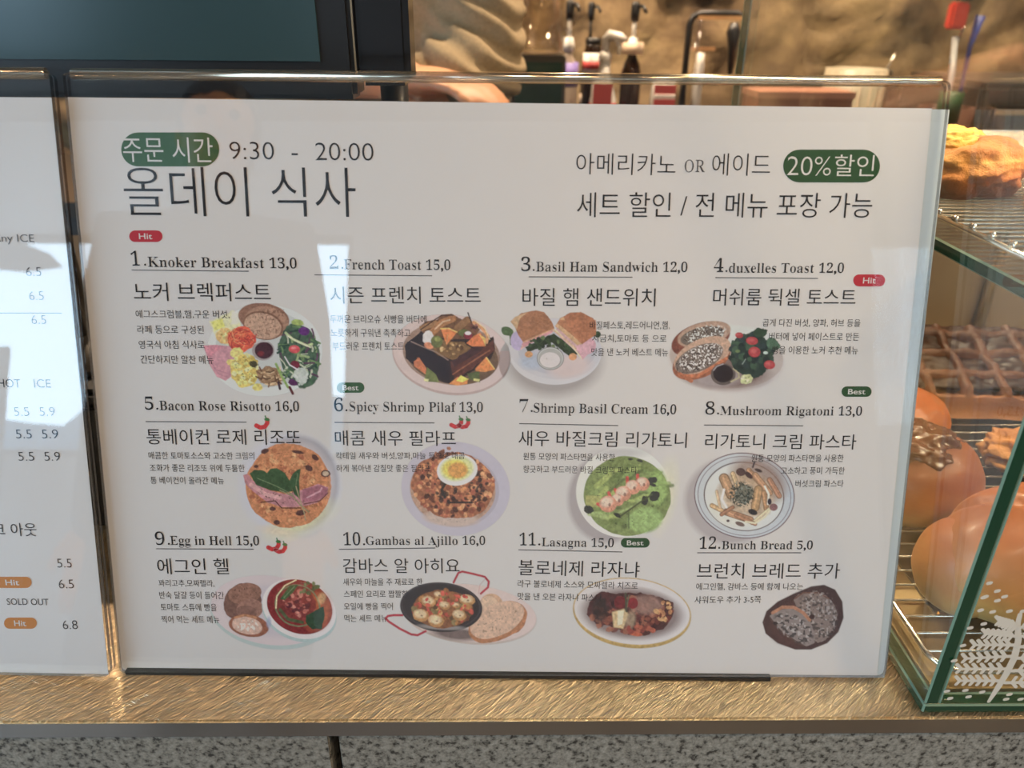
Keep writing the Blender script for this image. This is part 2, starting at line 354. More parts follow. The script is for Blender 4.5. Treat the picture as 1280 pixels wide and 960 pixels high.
def write_all():
    G = glyph_lines([bold('H'), '0']+[q[1] for lt, me in PENDING for q in lt.req])
    ref = {'ser': G[bold('H')][0][:, 1].max(), 'san': G['0'][0][:, 1].max()}
    for lt, me in PENDING:
        for kind, body, x0, x1, y0, y1, h, off in lt.req:
            V, F, N = G[body]; V = V.copy()
            tx, ty = ((.020 if off is None else off), -.004) if kind == 'ser' else ((off or 0), (off or 0))
            base = V[:, 1].min() if kind == 'kor' else 0; cap = V[:, 1].max()-base if kind == 'kor' else ref[kind]
            if kind == 'ser':      # points and commas keep their full weight
                par = list(range(len(V)))
                def root(i):
                    while par[i] != i: par[i] = par[par[i]]; i = par[i]
                    return i
                for f in F:
                    for k in f[1:]: par[root(k)] = root(f[0])
                top = {}
                for i in range(len(V)): r_ = root(i); top[r_] = max(top.get(r_, -9), V[i, 1])
                small = np.array([top[root(i)] < .2 for i in range(len(V))]); tx = np.where(small, -.022, tx); ty = np.where(small, -.022, ty)
            V[:, 0] -= N[:, 0]*tx; V[:, 1] -= N[:, 1]*ty
            a = np.array(lt.B.p(x0, y0, lt.z)); b = np.array(lt.B.p(x1, y1, lt.z)); d = b-a; L = np.linalg.norm(d); d = d/L; n_ = np.array([-d[1], d[0]])
            up = np.array(lt.B.p((x0+x1)/2, (y0+y1)/2-h, lt.z))-(a+b)/2; H = abs(up @ n_)
            u = (V[:, 0]-V[:, 0].min())/(V[:, 0].max()-V[:, 0].min())*L; w = (V[:, 1]-base)/cap*H
            lt.put((a+u[:, None]*d+w[:, None]*n_).tolist(), F)
        me.from_pydata(lt.v, [], lt.f)
def bold(s):
    o = ''
    for c in s:
        if 'A' <= c <= 'Z': o += chr(0x1D400+ord(c)-65)
        elif 'a' <= c <= 'z': o += chr(0x1D41A+ord(c)-97)
        elif '0' <= c <= '9': o += chr(0x1D7CE+ord(c)-48)
        else: o += c
    return o
class Lettering:
    """collects lines of lettering (flat print) into one mesh on a board"""
    def __init__(s, B, z=SZ+.00022): s.B = B; s.z = z; s.v = []; s.f = []; s.n = 0; s.req = []
    def put(s, V, F):
        s.v += [(a, b, s.z) for a, b in V]; s.f += [[i+s.n for i in f] for f in F]; s.n += len(V)
    def line(s, body, x0, x1, y0, y1, h, kind='kor', off=None):
        # x0..x1 ink width, y0/y1 the bottom of the ink at both ends, h its height (capital height for Latin), in photo pixels
        if off is None and kind != 'ser': off = .006
        elif kind != 'ser': off = -off
        s.req.append((kind, bold(body) if kind == 'ser' else body, x0, x1, y0, y1, h, off)); return s
    def rule(s, x0, y0, x1, y1, w=1.0):
        a = s.B.p(x0, y0-w/2, s.z); b = s.B.p(x1, y1-w/2, s.z); c = s.B.p(x1, y1+w/2, s.z); d = s.B.p(x0, y0+w/2, s.z)
        s.put([a, d, c, b], [[0, 1, 2, 3]]); return s
    def pill(s, x0, y0, x1, y1):
        r = (y1-y0)/2; pts = []
        for k in range(17): t_ = -math.pi/2+math.pi*k/16; pts.append(s.B.p(x1-r+r*math.cos(t_), (y0+y1)/2-r*math.sin(t_), s.z))
        for k in range(17): t_ = math.pi/2+math.pi*k/16; pts.append(s.B.p(x0+r+r*math.cos(t_), (y0+y1)/2-r*math.sin(t_), s.z))
        s.put(pts, [list(range(len(pts)))]); return s
    def make(s, name, m, parent):
        me = bpy.data.meshes.new(name); PENDING.append((s, me)); return link(name, me, m, parent)
def badge(B, parent, x0, y0, x1, y1, word, m, tw=.42, wm='ink_white', h=.5):
    pl = Lettering(B, SZ+.00016).pill(x0, y0, x1, y1).make('badge', M[m], parent)
    c = (x0+x1)/2; w = (x1-x0)*tw/2; q = (y0+y1)/2; hh = (y1-y0)*h
    Lettering(B, SZ+.00024).line(word, c-w, c+w, q+hh/2, q+hh/2, hh, 'san', .012).make('badge_word', M[wm], parent)
# --- a small painter for the printed dish pictures ------------------------------------------------
PL_, PR_ = np.array(hexs((186, 187, 191))[:3]), np.array(hexs((204, 190, 172))[:3])
def vnoise(x, y, seed=0):
    def h(i, j):
        n_ = (i*374761393+j*668265263+seed*974711+12345) & 0xffffffff
        n_ = ((n_ ^ (n_ >> 13))*1274126177) & 0xffffffff; return ((n_ ^ (n_ >> 16)) & 0xffff)/65535.0
    xi = np.floor(x).astype(np.int64); yi = np.floor(y).astype(np.int64); fx = x-xi; fy = y-yi; fx = fx*fx*(3-2*fx); fy = fy*fy*(3-2*fy)
    return (h(xi, yi)*(1-fx)+h(xi+1, yi)*fx)*(1-fy)+(h(xi, yi+1)*(1-fx)+h(xi+1, yi+1)*fx)*fy
def fn(x, y, s, seed=0): return .55*vnoise(x/s, y/s, seed)+.3*vnoise(x/s*2.1, y/s*2.1, seed+1)+.15*vnoise(x/s*4.3, y/s*4.3, seed+2)
class Pic:
    def __init__(s, x0, y0, x1, y1, res=1.5, seed=1):
        s.nx = int((x1-x0)*res)+1; s.ny = int((y1-y0)*res)+1
        s.x, s.y = np.meshgrid(np.linspace(x0, x1, s.nx), np.linspace(y0, y1, s.ny))
        s.c = np.zeros((s.ny, s.nx, 3)); s.a = np.zeros((s.ny, s.nx)); s.rng = random.Random(seed); s.k = seed*17
        t_ = np.clip((s.x-150)/900, 0, 1)[..., None]; s.w = PL_*(1-t_)+PR_*t_
    def win(s, ax, ay, bx, by):
        x, y = s.x[0], s.y[:, 0]
        i0, i1 = np.searchsorted(x, (ax-2, bx+2)); j0, j1 = np.searchsorted(y, (ay-2, by+2)); return slice(j0, j1), slice(i0, i1)
    def over(s, mask, col, amp=.15, ns=4, sl=(slice(None), slice(None))):
        s.k += 3; col = np.array(hexs(col)[:3]); col = col*.84+.16*(col @ np.array((.3, .6, .1))); mask = np.clip(mask, 0, 1)
        if not mask.size: return
        c = np.ones_like(s.c[sl])*col
        if amp: c = c*(1+amp*2.4*(fn(s.x[sl], s.y[sl], ns, s.k)-.5))[..., None]
        c = np.clip(c/s.w[sl]*PAPER[0], 0, .95); m_ = mask[..., None]; A0 = s.a[sl]
        na = mask+A0*(1-mask); s.c[sl] = np.where(na[..., None] > 1e-4, (c*m_+s.c[sl]*(A0*(1-mask))[..., None])/np.maximum(na, 1e-4)[..., None], s.c[sl]); s.a[sl] = na
    def E(s, cx, cy, rx, ry, col, rot=0, amp=.15, ns=4, soft=.8, a=1, wob=0, hole=0):
        R_ = max(rx, ry)*(1+wob)+soft; sl = s.win(cx-R_, cy-R_, cx+R_, cy+R_); X, Y = s.x[sl], s.y[sl]
        ca, sa = math.cos(R(rot)), math.sin(R(rot)); dx = X-cx; dy = Y-cy
        u = (dx*ca+dy*sa)/rx; v = (-dx*sa+dy*ca)/ry; d = np.hypot(u, v)
        if wob: s.k += 1; d = d+wob*2*(fn(X, Y, max(rx, ry)*.35, s.k)-.5)
        rr = min(rx, ry); m_ = np.clip((1-d)*rr/soft+.5, 0, 1)
        if hole: m_ = m_*np.clip((d-hole)*rr/soft+.5, 0, 1)
        s.over(m_*a, col, amp, ns, sl); return s
    def P(s, pts, col, amp=.15, ns=4, soft=.8, a=1, wob=0):
        g = soft+wob; sl = s.win(min(q[0] for q in pts)-g, min(q[1] for q in pts)-g, max(q[0] for q in pts)+g, max(q[1] for q in pts)+g)
        x, y = s.x[sl], s.y[sl]
        if wob: s.k += 2; x = x+wob*2*(fn(x, y, 5, s.k)-.5); y = y+wob*2*(fn(x, y, 5, s.k+1)-.5)
        ins = np.zeros_like(x, bool); dm = np.full_like(x, 1e9); n_ = len(pts)
        for i in range(n_):
            (ax, ay), (bx, by) = pts[i], pts[(i+1) % n_]
            cnd = ((ay > y) != (by > y)) & (x < (bx-ax)*(y-ay)/((by-ay) or 1e-9)+ax); ins ^= cnd
            L2 = (bx-ax)**2+(by-ay)**2 or 1e-9; t_ = np.clip(((x-ax)*(bx-ax)+(y-ay)*(by-ay))/L2, 0, 1)
            dm = np.minimum(dm, np.hypot(x-ax-t_*(bx-ax), y-ay-t_*(by-ay)))
        s.over(np.clip(np.where(ins, dm, -dm)/soft+.5, 0, 1)*a, col, amp, ns, sl); return s
    def L(s, pts, w, col, amp=.1, ns=3, a=1, soft=.8):
        g = soft+w; sl = s.win(min(q[0] for q in pts)-g, min(q[1] for q in pts)-g, max(q[0] for q in pts)+g, max(q[1] for q in pts)+g)
        X, Y = s.x[sl], s.y[sl]; dm = np.full_like(X, 1e9)
        for (ax, ay), (bx, by) in zip(pts, pts[1:]):
            L2 = (bx-ax)**2+(by-ay)**2 or 1e-9; t_ = np.clip(((X-ax)*(bx-ax)+(Y-ay)*(by-ay))/L2, 0, 1)
            dm = np.minimum(dm, np.hypot(X-ax-t_*(bx-ax), Y-ay-t_*(by-ay)))
        s.over(np.clip((w/2-dm)/soft+.5, 0, 1)*a, col, amp, ns, sl); return s
    def S(s, cx, cy, rx, ry, n, r, cols, a=1, st=1.6, wob=.25):
        for k in range(n):
            t_ = s.rng.uniform(0, 6.283); q = math.sqrt(s.rng.random()); rr = s.rng.uniform(r[0], r[1])
            s.E(cx+rx*q*math.cos(t_), cy+ry*q*math.sin(t_), rr*s.rng.uniform(1, st), rr, s.rng.choice(cols), s.rng.uniform(0, 180), .12, 3, .8, a, wob if rr > 2 else 0)
        return s
    def speck(s, cx, cy, rx, ry, col, dens=.62, ns=1.6, a=.8, rot=0):
        s.k += 5; ca, sa = math.cos(R(rot)), math.sin(R(rot)); dx = s.x-cx; dy = s.y-cy
        d = np.hypot((dx*ca+dy*sa)/rx, (-dx*sa+dy*ca)/ry); n_ = vnoise(s.x/ns, s.y/ns, s.k)
        s.over(np.clip((n_-dens)*9, 0, 1)*np.clip((1-d)*6, 0, 1)*a, col, 0); return s
    def make(s, B, parent, name='printed_dish_picture', label=None, z=SZ+.00008):
        X, Y = B.px(s.x, s.y, z); n_ = s.nx*s.ny; co_ = np.stack([X.ravel(), Y.ravel(), np.full(n_, z)], 1)
        mxc = s.c.max(-1); mnc = s.c.min(-1); sat = np.clip((mxc-mnc)/np.maximum(mxc, .02)*2.2-.25, 0, 1)
        gr = .6*vnoise(s.x/1.9, s.y/1.9, 91)+.4*vnoise(s.x/3.7+5, s.y/3.7, 92); s.c = np.clip(s.c*(1+sat*.65*(gr-.52))[..., None], 0, 1)
        al = s.a.ravel(); i = np.arange(n_).reshape(s.ny, s.nx)
        q = np.stack([i[:-1, :-1], i[1:, :-1], i[1:, 1:], i[:-1, 1:]], -1).reshape(-1, 4); q = q[al[q].max(1) > .012]
        used, inv = np.unique(q, return_inverse=True); q = inv.reshape(-1, 4); co_ = co_[used]
        me = bpy.data.meshes.new(name); me.vertices.add(len(co_)); me.vertices.foreach_set('co', co_.ravel().astype('f'))
        me.loops.add(q.size); me.loops.foreach_set('vertex_index', q.ravel().astype('i')); me.polygons.add(len(q))
        me.polygons.foreach_set('loop_start', np.arange(0, q.size, 4, dtype='i')); me.polygons.foreach_set('loop_total', np.full(len(q), 4, 'i'))
        me.update(calc_edges=True); ca = me.color_attributes.new('Col', 'FLOAT_COLOR', 'POINT')
        rgba = np.concatenate([s.c.reshape(-1, 3), al[:, None]], 1)[used]; ca.data.foreach_set('color', rgba.ravel().astype('f'))
        o = link(name, me, M['print'], parent)
        if label: o['label'] = label
        return o
TH, PS = .2712285, -.0176269
MB = frame_of(TH, PS, (0, 0, .0094)); B = Board(MB)
mb = thing('menu_board', 'clear acrylic menu stand holding the white all-day meal menu with twelve dish pictures', 'menu', mat=MB, group=None)
def holder(B, root, outer, legs=True):
    # outer: pixel corners TL, TR, BR, BL of the acrylic front face
    oc = [B.p(x, y, 0) for x, y in outer]
    rr = [.002, .0035, .004, .003]
    for nm, z0, z1 in (('front_acrylic_sheet', -.0026, 0), ('rear_acrylic_sheet', -.0062, -.0037)):
        bm = bmesh.new(); pts = rounded(oc, rr); prism(bm, pts, z0, z1, 0, 1); bmo(nm, bm, [M['acrylic'], M['acrylic_side']], root)
    # folded top and the leaning foot behind
    tl, tr, br, bl = oc; bm = bmesh.new()
    add_tube(bm, [(tl[0]+.003, tl[1]+.0002, -.0031), (tr[0]-.004, tr[1]+.0002, -.0031)], .0026, 12); bmo('folded_top_edge', bm, M['acrylic_edge'], root)
    bm = bmesh.new(); ca, sa = math.cos(-TH), math.sin(-TH)
    def back(y, z): # horizontal foot: turn back to level in board space
        return (bl[1]+.0002+y*math.sin(TH), -.0062-y*math.cos(TH)) if True else None
    y0 = max(bl[1], br[1])+.0012; P_ = [(0, 0), (.09, 0), (.09, .0028), (0, .0028)]
    q = []
    for a_, b_ in P_: q.append((y0+a_*math.sin(TH)+b_*math.cos(TH), -.0064-a_*math.cos(TH)+b_*math.sin(TH)))
    A = [bm.verts.new((bl[0]+.004, y, z)) for y, z in q]; D = [bm.verts.new((br[0]-.004, y, z)) for y, z in q]
    bm.faces.new(A); bm.faces.new(list(reversed(D)))
    for i in range(4): bm.faces.new((A[i], A[(i+1) % 4], D[(i+1) % 4], D[i]))
    bmo('foot_plate', bm, M['acrylic'], root)
bm = bmesh.new(); add_box(bm, (-.2110, -.0018, .0004), (.150, .0040, .0026), 0, 0, Matrix.Rotation(PS, 4, 'Z')); st_ = bmo('contact_shadow_strip', bm, M['black'], mb); st_.matrix_parent_inverse = MB.inverted()  # black strip added as the contact shadow under the stand
holder(B, mb, [(78, 91), (1189.5, 101), (1107, 847.5), (149.5, 841)])
def sheet(B, root, pts, z, name, m, th=.00012):
    q = [B.p(x, y, z) for x, y in pts]; bm = bmesh.new(); prism(bm, q, z-th, z); return bmo(name, bm, m, root)
sheet(B, mb, [(86, 123), (1187, 137), (1105.5, 847), (152, 838.5)], SZ-.0003, 'backing_sheet', M['paper_blue'])
ms = sheet(B, mb, [(84.5, 121.5), (1165, 135.5), (1096, 847), (151.5, 838)], SZ, 'menu_sheet', M['paper'])
LT = lambda dz=.00022: Lettering(B, SZ+dz)
LT(.00016).pill(151.5, 165.5, 274, 208).make('green_pill', M['ink_green'], ms)
LT(.00024).line('주문 시간', 155, 267, 202.5, 203.5, 31.5, off=-.004).make('printed_heading', M['ink_white'], ms)
LT().line('9:30  -  20:00', 287.5, 467, 199, 201, 22.5, 'san', -.014).make('printed_heading', M['ink'], ms)
LT().line('올데이 식사', 157.5, 445.5, 270, 271.5, 62, off=-.011).make('printed_heading', M['ink'], ms)
LT().line('아메리카노', 720, 844, 218, 219.5, 27, off=-.010).make('printed_heading', M['ink'], ms)
LT().line('OR', 855.5, 881, 215, 215, 15, 'ser', .034).make('printed_heading', M['ink_grey'], ms)
LT().line('에이드', 889.5, 962, 219.5, 220, 28, off=-.010).make('printed_heading', M['ink'], ms)
LT(.00016).pill(979, 187, 1100, 228).make('green_pill', M['ink_dkgreen'], ms)
LT(.00024).line('20%', 983, 1038, 219, 219.5, 24, 'san', -.012).line('할인', 1042, 1092, 220, 220.5, 27, off=-.003).make('printed_heading', M['ink_white'], ms)
LT().line('세트 할인 / 전 메뉴 포장 가능', 721, 1089, 271.5, 272.5, 31.5, off=-.006).make('printed_heading', M['ink'], ms)
badge(B, ms, 161.5, 288, 203, 302.5, 'Hit', 'ink_red', .40)
badge(B, ms, 1066.5, 343, 1106.5, 358, 'Hit', 'ink_red', .40)
badge(B, ms, 1052, 483, 1089.5, 496, 'Best', 'ink_dkgreen', .58)
badge(B, ms, 421, 478, 455.5, 491, 'Best', 'ink_green', .58)
badge(B, ms, 776, 672.5, 812, 684.5, 'Best', 'ink_dkgreen', .58)
ITEMS = [
 (('1', 164.5, 175, 332, 17.5), (180.3, 332), ('Knoker Breakfast 13,0', 185, 371, 333.5, 335.5, 12.5), (164.5, 337.5, 311, 339), ('노커 브렉퍼스트', 168, 339, 376, 377, 23),
  [('에그스크럼블,햄,구운 버섯,', 170, 287, 398, 398.5, 10.5), ('라페 등으로 구성된', 172, 255, 417, 417.5, 10.5), ('영국식 아침 식사로', 174, 256, 436, 436, 10.5), ('간단하지만 알찬 메뉴', 176, 267, 454.5, 455, 10.5)]),
 (('2', 412, 423, 336, 16), (427, 336), ('French Toast 15,0', 430, 563, 336.5, 337.5, 12.3), (393, 343.5, 540, 344.7), ('시즌 프렌치 토스트', 413, 601, 379.5, 380, 21.5),
  [('두꺼운 브리오슈 식빵을 버터에', 413, 533, 404, 404.5, 10.5), ('노릇하게 구워낸 촉촉하고', 414, 513, 421, 421.5, 10.5), ('부드러운 프렌치 토스트', 416, 505, 438, 438, 10.5)]),
 (('3', 651.5, 663, 338.7, 16.7), (666, 338.7), ('Basil Ham Sandwich 12,0', 670, 859, 339.3, 340, 12), (661, 346, 790.5, 346.5), ('바질 햄 샌드위치', 653, 819, 382.5, 383, 22.5),
  [('바질페스토,레드어니언,햄,', 737, 837, 412, 412, 10.5), ('시금치,토마토 등 으로', 740, 833, 428, 428.5, 10), ('맛을 낸 노커 베스트 메뉴', 739, 835, 445, 445.5, 10)]),
 (('4', 892, 904, 340, 16.5), (907, 340), ('duxelles Toast 12,0', 911, 1054.5, 340.7, 341, 11.8), (894, 347, 1022.5, 348), ('머쉬룸 뒥셀 토스트', 891, 1069, 382, 382.5, 21.5),
  [('곱게 다진 버섯, 양파, 허브 등을', 953, 1075, 408.5, 409, 10), ('버터에 넣어 페이스트로 만든', 961, 1073.5, 425.5, 426, 10), ('빵을 이용한 노커 추천 메뉴', 965, 1072, 442.5, 443, 10)]),
 (('5', 181.5, 192, 512, 15.5), (195.5, 512), ('Bacon Rose Risotto 16,0', 199.5, 374, 512.7, 514, 11.7), (182, 527, 308, 527.7), ('통베이컨 로제 리조또', 184, 376, 555.5, 556.5, 19.5),
  [('매콤한 토마토소스와 고소한 크림의', 186, 318, 574, 574.5, 9.3), ('조화가 좋은 리조또 위에 두툼한', 187.5, 306, 589.5, 590, 9.3), ('통 베이컨이 올라간 메뉴', 188.5, 280, 605, 605.5, 9.3)]),
 (('6', 418, 429, 514, 16), (432, 514), ('Spicy Shrimp Pilaf 13,0', 437, 603.5, 514, 515, 11.7), (418, 528, 543, 528.7), ('매콤 새우 필라프', 419, 570, 557, 557.5, 19),
  [('칵테일 새우와 버섯,양파,마늘 등으로 매콤', 420, 581, 574.5, 574.5, 9.3), ('하게 볶아낸 감칠맛 좋은 필라프', 420.5, 538, 590, 590, 9.3)]),
 (('7', 649.5, 660.5, 515, 15.3), (663.5, 515), ('Shrimp Basil Cream 16,0', 667, 845, 515.5, 517.7, 11.5), (649, 529.5, 772.5, 532), ('새우 바질크림 리가토니', 648, 858, 557.5, 560, 19.5),
  [('원통 모양의 파스타면을 사용한', 654, 768.5, 575, 576.5, 9.3), ('향긋하고 부드러운 바질 크림의 파스타', 654, 796, 591, 592.5, 9.3)]),
 (('8', 881.5, 893, 518, 15.3), (896.5, 518), ('Mushroom Rigatoni 13,0', 900, 1077, 518.7, 519.5, 11), (880, 531.3, 1004, 532.3), ('리가토니 크림 파스타', 881, 1069.5, 561, 562, 19),
  [('원통 모양의 파스타면을 사용한', 939, 1054, 577.5, 577.5, 9.3), ('고소하고 풍미 가득한', 976, 1055.5, 593, 593, 9.3), ('버섯크림 파스타', 994, 1054, 609, 609, 9)]),
 (('9', 194.5, 206, 681, 15.5), (210, 681), ('Egg in Hell 15,0', 213, 324, 681, 681.5, 11), (195, 686, 317, 686.5), ('에그인 헬', 197.5, 286.5, 718, 718, 20),
  [('꽈리고추,모짜렐라,', 198.5, 268, 733.5, 734, 9), ('반숙 달걀 등이 들어간', 199.5, 280, 748.5, 749, 9.3), ('토마토 스튜에 빵을', 201, 271, 763.5, 764, 9.3), ('찍어 먹는 세트 메뉴', 202, 274.5, 779, 779, 9.3)]),
 (('10', 429.5, 450.5, 681.5, 15.3), (454, 681.5), ('Gambas al Ajillo 16,0', 457.5, 606.5, 681, 681, 10.5), (423.5, 686.7, 544, 685), ('감바스 알 아히요', 429, 574.5, 716.5, 716.5, 18.5),
  [('새우와 마늘을 주 재료로 한', 429, 528, 732, 732, 9), ('스페인 요리로 짭짤한', 430, 510, 747, 747, 9), ('오일에 빵을 찍어', 430, 491, 762.5, 762.5, 9), ('먹는 세트 메뉴', 430.5, 484, 777.5, 777.5, 9)]),
 (('11', 649.5, 669.5, 681.7, 15), (673, 681.7), ('Lasagna 15,0', 677, 767, 682.7, 684, 10.5), (648, 687.3, 778, 690), ('볼로네제 라자냐', 648, 799, 719, 722, 19.5),
  [('라구 볼로네제 소스와 모짜렐라 치즈로', 647, 797, 734, 737, 9.3), ('맛을 낸 오븐 라자냐 파스타', 647, 752, 750, 752, 9.3)]),
 (('12', 874, 895, 686, 14.5), (898, 686), ('Bunch Bread 5,0', 902, 1015.5, 686.5, 686.5, 10.2), (871.5, 691, 1001.5, 691), ('브런치 브레드 추가', 871, 1049, 723.5, 723.5, 19.5),
  [('에그인헬, 감바스 등에 함께 나오는', 870, 1003.5, 738, 738, 9.3), ('샤워도우 추가 3-5쪽', 868, 951, 754.5, 754, 9.3)]),
]
for num, dot, name, rule, kor, desc in ITEMS:
    t_ = LT(); t_.line(num[0], num[1], num[2], num[3], num[3], num[4], 'ser', .024)
    t_.pill(dot[0]-.2, dot[1]-2.4, dot[0]+2.3, dot[1]+.1); t_.line(name[0], *name[1:], 'ser'); t_.make('printed_item_title', M['ink'], ms)
    LT().rule(*rule, 1.05).make('printed_underline', M['ink_grey'], ms)
    LT().line(*kor, 'kor', -.002).make('printed_item_name', M['ink'], ms)
    t_ = LT()
    for d in desc: t_.line(*d, 'kor', -.003)
    t_.make('printed_description', M['ink'], ms)
# --- chillies
def chilli(cx, cy, s, flip=False, two=False):
    p = Pic(cx-16, cy-13, cx+16, cy+13, 3, 5); f = -1 if flip else 1
    p.L([(cx-8*s, cy+4*s), (cx-3*s, cy+6.5*s), (cx+2.5*s, cy+5.5*s), (cx+5.5*s, cy+1*s), (cx+5.5*s, cy-3*s)], 5.6*s, (190, 30, 38), .05)
    p.E(cx+5.2*s, cy-3.6*s, 3.4*s, 2*s, (50, 110, 50), 10, .05).L([(cx+4.5*s, cy-4*s), (cx+3*s, cy-8*s)], 1.6*s, (50, 110, 50), .05)
    p.make(B, ms, 'printed_chilli', z=SZ+.00012)
chilli(328.5, 528, 1)
chilli(571.5, 527.5, .92); chilli(580.5, 528, .9)
chilli(343, 680.5, .95); chilli(351.5, 684, .9)
# --- 1 breakfast plate
p = Pic(250, 374, 408, 500, seed=1)
p.E(331, 438, 72, 57.5, (196, 199, 199), 0, .03, 20).E(331, 436, 62, 48, (178, 182, 182), 0, .03, 20)
p.P([(261, 402), (276, 396), (290, 388), (300, 392), (300, 420), (285, 432), (272, 424)], (222, 212, 150), .12, 6, wob=2, soft=2, a=.85)
p.P([(263, 402), (278, 398), (282, 408), (268, 414)], (226, 216, 90), .1, 5, wob=1.5, soft=2).P([(290, 389), (303, 390), (300, 404), (288, 406)], (226, 222, 190), .1, 5, wob=1.5, soft=2, a=.8)
p.E(281, 420, 11, 10, (214, 172, 104), 0, .2, 5, wob=.15).S(282, 418, 8, 7, 9, (1, 2), [(236, 206, 130), (176, 140, 60)])
p.E(330, 398, 32, 19, (136, 96, 78), 8, .15, 3, wob=.03).E(333, 403, 28, 20, (160, 120, 98), 10, .14, 2.2).E(329, 407, 25.5, 17.5, (122, 84, 66), 14, .1).E(328.5, 407.5, 23.5, 15.8, (180, 143, 120), 14, .16, 2)
p.speck(328, 407, 23, 15, (120, 84, 70), .68, 1.7, .7, 14).speck(340, 392, 20, 9, (106, 72, 58), .62, 1.8, .7)
p.E(302, 424, 17, 16, (206, 78, 48), 0, .25, 3, wob=.12)
for k in range(46):
    a0 = p.rng.uniform(0, 6.28); cx = 302+p.rng.uniform(-9, 9); cy = 424+p.rng.uniform(-9, 9); r_ = p.rng.uniform(5, 12)
    p.L([(cx+r_*math.cos(a0+q*.5), cy+r_*.8*math.sin(a0+q*.5)) for q in range(4)], 1.1, p.rng.choice([(232, 104, 58), (190, 52, 40), (240, 132, 80), (168, 44, 50)]), 0)
p.P([(254, 432), (270, 431), (288, 433), (293, 450), (290, 470), (282, 476), (271, 471), (262, 456)], (190, 134, 148), .1, 7)
p.P([(254, 432), (270, 431), (280, 433), (270, 440), (262, 448)], (198, 122, 140), .08, 6, a=.7).L([(262, 450), (270, 462), (288, 468)], 1.2, (160, 104, 124), a=.7).L([(266, 458), (274, 468), (286, 472)], 1.2, (168, 110, 128), a=.7)
p.E(306, 463, 18, 21, (206, 184, 84), 0, .16, 4, wob=.12).E(296, 441, 8, 7, (212, 192, 106), 0, .15, 4, wob=.2).E(289, 453, 6, 4, (206, 186, 100), 0, .15, wob=.2).E(322, 484, 6.5, 4.5, (216, 196, 96), 0, .15, wob=.2)
p.S(306, 462, 16, 19, 70, (1.2, 3), [(226, 206, 112), (184, 158, 64), (236, 220, 140), (200, 176, 80)]).speck(306, 460, 16, 17, (70, 66, 40), .80, 1.2, .8)
p.E(317, 455, 6, 4, (70, 64, 40), 20, .3, wob=.3)
p.E(329, 438, 14, 12.5, (150, 140, 142), 0, .1).E(330, 438, 11.5, 10.5, (66, 34, 46), 0, .2).E(326, 442, 4, 3, (120, 36, 44), 0, .2, a=.8, soft=2).L([(318, 430), (325, 427), (334, 427)], 1.2, (210, 200, 200), a=.6)
p.E(338, 470, 17, 12, (150, 116, 84), 10, .3, 3, wob=.2)
for k in range(26):
    cx = 337+p.rng.uniform(-13, 13); cy = 471+p.rng.uniform(-10, 10); a0 = p.rng.uniform(0, 3.14)
    p.L([(cx-5*math.cos(a0), cy-3*math.sin(a0)), (cx, cy+1.5), (cx+5*math.cos(a0), cy+3*math.sin(a0))], 1.8, p.rng.choice([(186, 152, 112), (128, 92, 62), (96, 66, 46), (204, 176, 136)]), .1)
p.E(374, 444, 25, 40, (66, 92, 74), -12, .35, 4, wob=.12)
for k in range(90):
    cx = 373+p.rng.uniform(-22, 24); cy = 446+p.rng.uniform(-38, 34); a0 = p.rng.uniform(0, 3.14); w_ = p.rng.uniform(3, 7)
    if ((cx-374)/25)**2+((cy-445)/40)**2 > 1: continue
    p.L([(cx-w_*math.cos(a0), cy-w_*math.sin(a0)), (cx+1, cy), (cx+w_*math.cos(a0), cy+w_*math.sin(a0))], p.rng.uniform(1.2, 3), p.rng.choice([(58, 96, 66), (96, 128, 80), (142, 164, 112), (44, 66, 62), (176, 182, 160), (76, 112, 92), (88, 58, 84), (38, 70, 58)]), .2)
p.E(372, 403, 8, 4, (150, 168, 84), 5, .1, wob=.2).E(380, 414, 7, 5.5, (92, 38, 112), 10, .3, wob=.1).E(368, 436.5, 7, 5, (196, 66, 76), 5, .15).E(367, 435, 3, 1.6, (222, 130, 130), a=.7).E(369, 456, 6, 5, (112, 32, 52), 30, .2)
p.E(376, 470, 9, 11, (190, 196, 190), 0, .25, 3, wob=.35, a=.85).E(366, 478, 6, 4, (84, 36, 84), 20, .3, wob=.2).L([(345, 455), (352, 470), (360, 484)], 3, (130, 160, 84)).L([(348, 478), (350, 486)], 3, (60, 40, 52)).L([(362, 484), (366, 492)], 3.2, (86, 30, 34))
p.L([(357, 416), (366, 424), (384, 432), (390, 430)], 3, (170, 186, 130)).L([(360, 420), (372, 427), (388, 434)], 2, (200, 206, 170)).L([(356, 446), (362, 456), (372, 462)], 1.6, (200, 196, 200))
p.make(B, ms, label='printed plate of scrambled egg, ham, carrot, bread and salad')
# --- 2 french toast
p = Pic(486, 384, 644, 500, seed=2)
p.E(564, 443.5, 74, 50, (178, 150, 142), 8, .04, 20).E(564, 442, 73, 48.5, (200, 176, 168), 8, .05, 20).E(564, 442, 61, 39, (150, 118, 100), 8, .1, 12).E(566, 446, 57, 34, (104, 76, 54), 8, .15, 8)
p.P([(506, 432), (526, 414), (562, 416), (600, 424), (617, 421), (619, 436), (614, 448), (586, 468), (562, 480), (545, 474), (516, 455), (507, 448)], (44, 26, 28), .3, 5, wob=1)
p.P([(506, 430), (530, 414), (560, 440), (562, 478), (545, 470), (512, 452)], (36, 22, 30), .25, 5, wob=1).P([(562, 452), (600, 438), (617, 424), (618, 438), (590, 462), (568, 474)], (92, 46, 34), .3, 4, wob=1)
p.P([(562, 446), (598, 432), (612, 424), (600, 440), (568, 458)], (66, 34, 36), .3, 4, a=.9).L([(566, 468), (590, 452), (612, 438)], 1.6, (150, 84, 50), .2)
